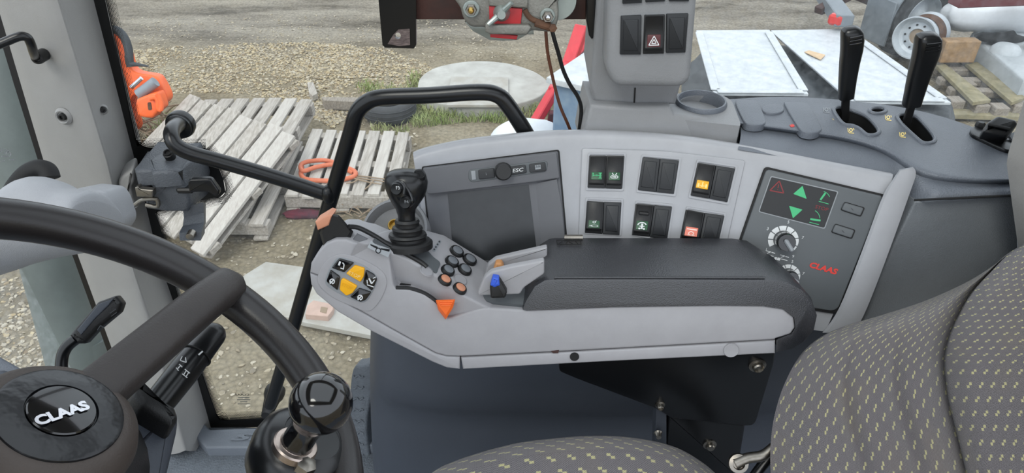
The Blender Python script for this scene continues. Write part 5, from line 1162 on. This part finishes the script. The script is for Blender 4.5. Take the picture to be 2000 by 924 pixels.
# hose on the pallet, twigs and rag
ho = thing('orange_hose', onz(640, 330, .15), 'orange rubber hose coiled loosely on the flat pallet', 'hose')
obj('coil', tube([onz(u, v, z) for u, v, z in [(590, 326, .16), (588, 340, .16), (598, 350, .16), (630, 353, .16), (660, 352, .16), (690, 345, .165), (693, 335, .17), (670, 325, .17), (640, 314, .18), (605, 315, .19), (588, 322, .19), (592, 334, .18), (620, 326, .17), (655, 322, .17), (690, 338, .16)]], .016, 12, 6), 'orange_hose', ho)
obj('hose_end', tube([onz(672, 384, .03), onz(682, 376, .04)], .022, 12), 'orange_hose', ho)
tw = thing('twig_bundle', onz(720, 350, .16), 'grey dry twigs across the flat pallet boards', 'twigs')
for pts in ([(690, 345), (715, 350), (735, 352), (755, 356)], [(690, 348), (720, 356), (745, 360)], [(692, 343), (722, 346), (752, 350)], [(700, 350), (690, 356), (676, 358)], [(730, 352), (722, 362), (712, 370)]):
    obj('twig', tube([onz(u, v, .155) for u, v in pts], [.007, .004], 7, 3), 'dry_twig', tw)
bt_ = thing('dry_stalks', onz(700, 400, 0), 'dry tangled plant stalks on the dirt below the flat pallet', 'stalks')
for i in range(26):
    u, v = random.uniform(655, 770), random.uniform(392, 425); obj('stalk', tube([onz(u + d * random.uniform(8, 16), v + random.uniform(-9, 9), .01 + .03 * k) for k, d in enumerate((-1, 0, 1))], .0035, 6, 3), 'dry_twig', bt_)
rg = obj('rag', sphere(onz(592, 418, .015), .09, 16, 8, (1.6, .55, .3)), 'rag_dark'); setprops(rg, 'dark red and black rag on the dirt', 'rag')
for v_ in rg.data.vertices: v_.co += V((noise.noise(v_.co * 30), noise.noise(v_.co * 30 + V((9, 0, 0))), .5 * noise.noise(v_.co * 30 + V((0, 9, 0))))) * .025
# --- tyre, plank, off-cut, disc with board
ty = thing('old_tyre', onz(745, 230, 0), 'black worn tyre lying flat behind the grab rail', 'tyre')
TC = onz(762, 226, .0)
obj('tread', lathe(TC, (0, 0, 1), [(.15, .0), (.2, .0), (.222, .03), (.226, .09), (.22, .13), (.2, .15), (.15, .15), (.138, .11), (.138, .04), (.15, 0)], 40, False), 'rubber', ty, ang=50)
for k in range(3): obj('tread_groove', lathe(TC + V((0, 0, .05 + k * .035)), (0, 0, 1), [(.224, 0), (.2285, .002), (.2285, .006), (.224, .008)], 40, False), 'tyre_grey', ty)
pk = obj('plank', slab([onz(u, v, .09) for u, v in ((628, 189), (700, 190), (720, 195), (720, 200), (632, 196))], (0, 0, 1), .08, .005), 'old_wood_dark'); setprops(pk, 'short grey plank end lying on the gravel', 'plank')
of = obj('wood_offcut', slab([onz(u, v, .06) for u, v in ((600, 160), (612, 160), (620, 182), (610, 187), (603, 180))], (0, 0, 1), .05, .005), 'old_wood'); setprops(of, 'small grey wood offcut on the gravel behind the pallets', 'offcut')
dsk = thing('concrete_disc', onz(944, 165, 0), 'pale round concrete lid lying on the ground', 'concrete lid')
obj('slab', slab([onz(u, v, .09) for u, v in csm([(816, 172), (822, 150), (850, 132), (900, 121), (950, 119), (1000, 125), (1045, 140), (1070, 158), (1074, 170), (1050, 190), (1000, 204), (940, 208), (870, 204), (826, 190)], 4, True)], (0, 0, 1), .1, .012), 'concrete_pale', dsk)
bd2 = obj('square_board', slab([onz(u, v, .115) for u, v in ((881, 149), (993, 151), (993, 205), (872, 205))], (0, 0, 1), .022, .003), 'sheet_ground'); setprops(bd2, 'pale square board lying on the concrete lid', 'board')
gb = obj('ground_sheet', slab([onz(u, v, .04) for u, v in ((519, 511), (770, 545), (735, 657), (592, 629), (470, 592), (440, 560))], (0, 0, 1), .03, .004), 'sheet_ground'); setprops(gb, 'large pale flat sheet on the dirt below the window', 'sheet')
bk_ = thing('brick_piece', onz(622, 605, .05), 'pinkish hollow block piece on the pale sheet', 'block')
mat('pink_block', '#b39a8d', .8, bump=.4, bscale=60, var=.12)
obj('block_slab', slab([onz(u, v, .075) for u, v in ((600, 596), (612, 586), (652, 594), (650, 605), (640, 618), (596, 614))], (0, 0, 1), .035, .004), 'pink_block', bk_)
obj('hollow', slab([onz(u, v, .077) for u, v in ((627, 599), (640, 601), (637, 612), (625, 609))], (0, 0, 1), .006), 'dry_twig', bk_)
# --- orange machine at the left
om = thing('orange_machine', onz(290, 250, 0), 'orange mower arm with silver cylinder beside the pallets', 'machine')
OYa = Plane(onz(290, 250, .2), (.1, -1, .25)); zo = zm(200, 40, 3.556)
obj('arm_plate', plate(csm(zo([(20, 60), (60, 90), (110, 110), (150, 170), (175, 250), (200, 330), (250, 365), (360, 385), (400, 420), (450, 520), (440, 570), (380, 600), (300, 560), (220, 520), (200, 600), (240, 740), (180, 780), (60, 700), (0, 300)]), 4, True), OYa, 0, .12, .015), 'orange_paint', om)
obj('head', plate(csm(zo([(232, 560), (280, 530), (360, 505), (385, 520), (412, 600), (400, 625), (370, 655), (340, 680), (250, 665), (236, 620)]), 4, True), OYa, .16, .14, .02), 'orange_paint', om)
obj('head_slot', plate(rnd(zo([(312, 570), (335, 566), (345, 620), (318, 625)]), 3), OYa, .164, .006), 'rust', om)
obj('tool_bracket', tube([OYa(*p, .18) for p in zo([(330, 545), (365, 535), (385, 560), (390, 610), (405, 620), (408, 570), (385, 515)])], .018, 10, 3), 'orange_paint', om)
obj('cylinder', tube([OYa(*p, .08) for p in zo([(250, 515), (370, 425)])], .038, 18), 'grey_steel', om)
obj('piston_rod', tube([OYa(*p, .07) for p in zo([(200, 465), (272, 400)])], .016, 14), 'chrome', om)
obj('hose_guard', tube([OYa(*p, .02) for p in zo([(70, 60), (120, 80), (160, 135), (182, 210), (188, 280), (200, 320)])], .03, 14, 4), 'tarp_dark', om)
obj('hose_tail', tube([OYa(*p, .03) for p in zo([(195, 302), (240, 306), (320, 318)])], [.022, .014, .005], 10, 3), 'tarp_dark', om)
br = thing('branch_pile', onz(300, 260, 0), 'grey brush and branches under the orange machine', 'branches')
for i in range(24):
    u, v = random.uniform(270, 330), random.uniform(215, 280); obj('branch', tube([onz(u, v, .03), onz(u + random.uniform(-18, 25), v - random.uniform(2, 20), .12), onz(u + random.uniform(-20, 40), v - random.uniform(5, 30), .2)], [.012, .004], 6, 3), 'dry_twig', br)
# --- trough and red machine behind the cables
bt2 = thing('blue_container', onz(1150, 240, 0), 'faded blue metal container with white lid behind the cables', 'container')
zc = zm(960, 60, 4.018)
c1, c2 = onz(*zc([(505, 385)])[0], .75), onz(*zc([(740, 440)])[0], .75)
dx = (c2 - c1); dx.z = 0; dxn = dx.normalized(); dyn = V((-dxn.y, dxn.x, 0))
A0 = c1; B0 = c1 + dxn * .55; Hc = .75
def wallbox(p, q, z0, z1, th): X = q - p; return box((p + q) / 2 * 1 + V((0, 0, (z0 + z1) / 2 - (p.z + q.z) / 2)), (X.length, th, z1 - z0), X, V((-X.y, X.x, 0)), bev=.01)
obj('front_panel', wallbox(A0, B0, .02, .75, .03), 'blue_drum', bt2)
obj('side_panel', wallbox(A0, A0 + dyn * .9, .02, .75, .03), 'blue_drum', bt2)
obj('side_panel', wallbox(B0, B0 + dyn * .9, .02, .75, .03), 'blue_drum', bt2)
obj('back_panel', wallbox(A0 + dyn * .9, B0 + dyn * .9, .02, .75, .03), 'blue_drum', bt2)
obj('rib', wallbox(A0 - dyn * .02, B0 - dyn * .02, .30, .36, .03), 'grey_steel', bt2)
obj('lid', slab([A0 - dyn * .06 - dxn * .04 + V((0, 0, .03)), B0 - dyn * .06 + V((0, 0, .03)), B0 + dyn * .9 + V((0, 0, .1)), A0 + dyn * .9 + dxn * .05 + V((0, 0, .1))], (0, 0, 1), .04, .006), 'white_sheet', bt2)
rm = thing('red_machine', onz(1120, 150, 0), 'red painted steel frame standing behind the blue container', 'machine')
def beam(name, pts, w, parent, m='red_paint'):
    for p, q in zip(pts, pts[1:]):
        X = q - p; obj(name, box((p + q) / 2, (X.length + w * .3, w, w * .7), X, V((0, 0, 1)).cross(X) if abs(X.normalized().z) < .95 else V((1, 0, 0)), bev=.008), m, parent)
q0 = zc([(705, -20), (610, 260)]); beam('strut', [ony(*q0[0], 6.6), ony(*q0[1], 6.4)], .12, rm)
q0 = zc([(780, 20), (660, 240)]); beam('strut', [ony(*q0[0], 6.9), ony(*q0[1], 6.7)], .09, rm)
q0 = zc([(830, 100), (690, 220)]); beam('strut', [ony(*q0[0], 6.7), ony(*q0[1], 6.6)], .06, rm, 'dull_red')
q0 = zc([(490, 470), (335, 735)]); beam('drawbar', [onz(*q0[0], .35), onz(*q0[1], .10)], .09, rm)
beam('drawbar', [onz(*q0[0], .35), ony(*zc([(610, 260)])[0], 6.4)], .09, rm)
obj('foot_plate', slab([onz(*p, .06) for p in zc([(275, 690), (340, 680), (420, 700), (480, 720), (490, 760), (360, 760), (280, 740)])], (0, 0, 1), .05, .01), 'red_paint', rm)
beam('upright', [onz(*zc([(465, 735)])[0], .05), onz(*zc([(480, 640)])[0], .2)], .06, rm, 'dull_red')
wb = obj('white_sack', sphere(onz(1028, 276, .14), .24, 28, 14, (1.15, .8, .72)), 'white_bag'); setprops(wb, 'white full sack on the ground below the grab rail bend', 'sack')
for v_ in wb.data.vertices: v_.co *= 1 + .08 * noise.noise(v_.co * 7)
bb_ = obj('blue_bag', sphere(onz(1100, 272, .1), .2, 20, 10, (1.2, .7, .6)), 'blue_plastic_out'); setprops(bb_, 'blue plastic bag beside the white sack', 'bag')
for v_ in bb_.data.vertices: v_.co *= 1 + .12 * noise.noise(v_.co * 9)
# --- right: white boards on a dark tarp
tp = thing('dark_tarp', onz(1560, 190, .0), 'dark plastic tarpaulin heap under the white boards', 'tarp')
def tarp_pt(s, t):
    u, v = pl([(1340, 75), (1560, 70), (1720, 120), (1900, 215)], s); u2, v2 = pl([(1340, 260), (1500, 262), (1700, 262), (1900, 262)], s)
    p = onz(lerp(u, u2, t), lerp(v, v2, t), .3); e = min(s, 1 - s, t, 1 - t); p.z = .33 * min(1, e / .08) + (.03 * noise.noise(V((s * 14, t * 9, 0))) - .02 if e > .05 else 0); return p
obj('sheet', grid(tarp_pt, 60, 40), 'tarp_dark', tp, ang=60)
for q, lb in (([(1360, 59), (1503, 58), (1579, 183), (1394, 182)], 'white rectangular board with folded edges, left of two on the tarp'), ([(1506, 59), (1655, 56), (1858, 200), (1665, 198)], 'white rectangular board under the hand levers, right of two')):
    b_ = thing('white_board', onz(*q[3], .38), lb, 'board', 'white boards on the tarp')
    obj('sheet', slab([onz(*p, .40) for p in q], (0, 0, 1), .02, .003), 'white_sheet', b_)
    for e0, e1 in ((0, 3), (1, 2), (3, 2)):
        c_ = [onz(*p, .41) for p in q]; cm = sum(c_, V((0, 0, 0))) / 4; p_, q_ = c_[e0].lerp(cm, .06), c_[e1].lerp(cm, .06); X = q_ - p_
        obj('folded_edge', box((p_ + q_) / 2, (X.length * .97, .07, .012), X, V((0, 0, 1)).cross(X), bev=.004), 'white_sheet', b_)
    if 'levers' in lb: obj('cardboard_scrap', slab([onz(*p, .415) for p in ((1571, 101), (1580, 98), (1612, 107), (1603, 116))], (0, 0, 1), .006), 'cardboard', b_)
# --- trailer with wheel, loose rim
tr_ = thing('trailer', onz(1785, 95, 0), 'grey trailer with large tyre and mudguard behind the boards', 'trailer')
WC = V((3.95, 7.0, .385)); ax = V((.35, -.93, .0)).normalized()
obj('tyre', lathe(WC, ax, [(.22, -.11), (.30, -.13), (.37, -.11), (.39, -.06), (.39, .06), (.37, .11), (.30, .13), (.22, .11)], 48, False), 'tyre_grey', tr_, ang=50)
for k in range(44):
    t = 2 * math.pi * k / 44; x, y, z = frame(ax); obj('tread_lug', box(WC + (x * math.cos(t) + y * math.sin(t)) * .387, (.035, .17, .02), x * -math.sin(t) + y * math.cos(t), ax, bev=.004), 'rubber', tr_)
obj('wheel_rim', lathe(WC, ax, [(.22, -.1), (.23, .1), (.215, .11), (.2, .05), (.15, .02), (.08, .05), (.07, .09), (0, .09)], 40, False), 'rim_white', tr_)
x, y, z = frame(ax); ups = y if abs(y.z) > abs(x.z) else x; ups = ups if ups.z > 0 else -ups; sde = ups.cross(ax)
mg = [[WC + ax * w + (sde * math.cos(t) + ups * math.sin(t)) * .47 for w in (-.17, .17)] + [WC + ax * w + (sde * math.cos(t) + ups * math.sin(t)) * .485 for w in (.17, -.17)] for t in [math.radians(10 + 160 * i / 20) for i in range(21)]]
obj('mudguard', loft(mg), 'mudguard', tr_, ang=40)
s0 = 1 if sde.x < 0 else -1
obj('mud_flap', box(WC + sde * s0 * .47 + V((0, 0, .02)), (.02, .34, .42), sde, ax, bev=.005), 'mudguard', tr_)
f0, f1 = onz(1620, 52, .75), onz(1540, -40, .75)
beam('chassis_beam', [onz(1648, 40, .5), onz(1590, -40, .5)], .16, tr_, 'mudguard')
beam('chassis_beam', [onz(1600, 20, .45), onz(1700, -30, .6)], .1, tr_, 'rust_dark')
obj('lamp', box(onz(1632, 38, .5), (.12, .08, .1), V((.8, -.6, 0)), V((.6, .8, 0)), bev=.02), 'lamp_red', tr_)
obj('axle', tube([WC - ax * .1, WC - ax * 1.6], .06, 14), 'rust_dark', tr_)
beam('red_frame', [onz(1870, -2, .8), onz(2100, -10, .8)], .16, tr_, 'dull_red')
lr = thing('loose_rim', onz(1790, 112, 0), 'loose white truck wheel rim with rust inside, standing beside the trailer', 'wheel rim')
RC = V((3.76, 6.5, .36)); rx_ = V((-.72, -.68, .08)).normalized()
obj('barrel', lathe(RC, rx_, [(.19, -.26), (.19, -.24), (.172, -.22), (.168, 0), (.174, .07), (.193, .085), (.193, .095), (.182, .095), (.166, .06), (.158, .03), (.13, .015), (.075, .03), (.07, .01)], 48, False), 'rim_white', lr, ang=40)
obj('rust_band', lathe(RC, rx_, [(.176, -.2), (.174, -.03)], 48, False), 'rust', lr)
for k in range(10):
    t = 2 * math.pi * k / 10; x, y, z = frame(rx_); obj('bolt_hole', lathe(RC + rx_ * .028 + (x * math.cos(t) + y * math.sin(t)) * .108, rx_, [(.009, -.01), (.009, .004), (0, .004)], 10), 'black_matt', lr)
obj('hub_plate', lathe(RC, rx_, [(.074, .0), (.074, .012), (0, .012)], 24), 'dry_twig', lr)
# --- wooden pallet right with block
qa, qb = onz(1836, 124, .14), onz(1905, 118, .14)
rp_ = thing('brown_pallet', onz(1900, 190, 0), 'brown broken pallet with wide gaps beside the concrete blocks', 'pallet')
z3 = zm(1340, 0, 3.03)
def plankpx(q, z, th, m, name='board'): obj(name, slab([onz(*p, z) for p in z3(q)], (0, 0, 1), th, .004), m, rp_)
plankpx([(1480, 385), (1535, 378), (1805, 590), (1700, 605)], .16, .03, 'mossy_wood')
plankpx([(1655, 372), (1725, 366), (2010, 575), (1930, 605)], .16, .03, 'mossy_wood')
plankpx([(1545, 640), (1960, 655), (1985, 690), (1530, 675)], .06, .04, 'mossy_wood')
for a_, b_ in (((1560, 540), (2010, 560)), ((1480, 420), (1760, 425)), ((1500, 480), (1880, 490))):
    P_, Q_ = onz(*z3([a_])[0], .09), onz(*z3([b_])[0], .09); beam('stringer', [P_, Q_], .09, rp_, 'old_wood_dark')
for c_ in ((1650, 395), (1735, 625), (1580, 385), (1960, 625), (1800, 500), (1660, 500), (1590, 600), (1850, 640)):
    p_ = onz(*z3([c_])[0], .1); obj('block', box(V((p_.x, p_.y, .065)), (.12, .12, .12), bev=.006), 'old_wood_dark', rp_)
wbk = obj('timber_block', box((onz(1868, 124, .17) + V((0, .06, .105))), (.32, .12, .2), (1, .02, 0), (0, 1, 0), bev=.006), 'brown_wood'); setprops(wbk, 'brown square timber standing on the broken pallet', 'timber')
# --- concrete blocks and white sacks at the far right
cb = thing('concrete_block', onz(1960, 150, 0), 'large pale interlocking concrete block right of the broken pallet', 'concrete block')
cbq = [onz(*p, .30) for p in z3([(1690, 210), (2120, 160), (2500, 420), (2000, 470)])]
obj('body', slab(cbq, (0, 0, 1), .30, .03), 'concrete_block', cb)
for p in z3([(1945, 245), (1890, 305), (2090, 300), (1770, 230)]): q_ = onz(*p, .30); obj('stud', lathe(q_, (0, 0, 1), [(.13, -.01), (.12, .03), (.09, .06), (.04, .075), (0, .075)], 24), 'concrete_block', cb)
rg2 = obj('black_rag', sphere(onz(1958, 74, .36), .13, 18, 9, (1.7, .7, .4)), 'rag_black'); setprops(rg2, 'black crumpled rag lying on the concrete block', 'rag')
for v_ in rg2.data.vertices: v_.co *= 1 + .3 * noise.noise(v_.co * 14)
for (u, v, z, r, sc, lb) in ((1958, 26, .5, .36, (1.7, .6, .5), 'white crumpled sack heap behind the concrete block, larger one'), (1890, 34, .42, .22, (1.2, .7, .6), 'small white crumpled sack left of the large white heap')):
    o = obj('white_sack', sphere(onz(u, v, z), r, 36, 18, sc), 'white_bag', ang=80); setprops(o, lb, 'sack', 'white sacks in the yard')
    for v_ in o.data.vertices: v_.co *= 1 + .22 * noise.fractal(v_.co * 3.2 + V((u, 0, 0)), 1, 2, 4)
wb['group'] = 'white sacks in the yard'
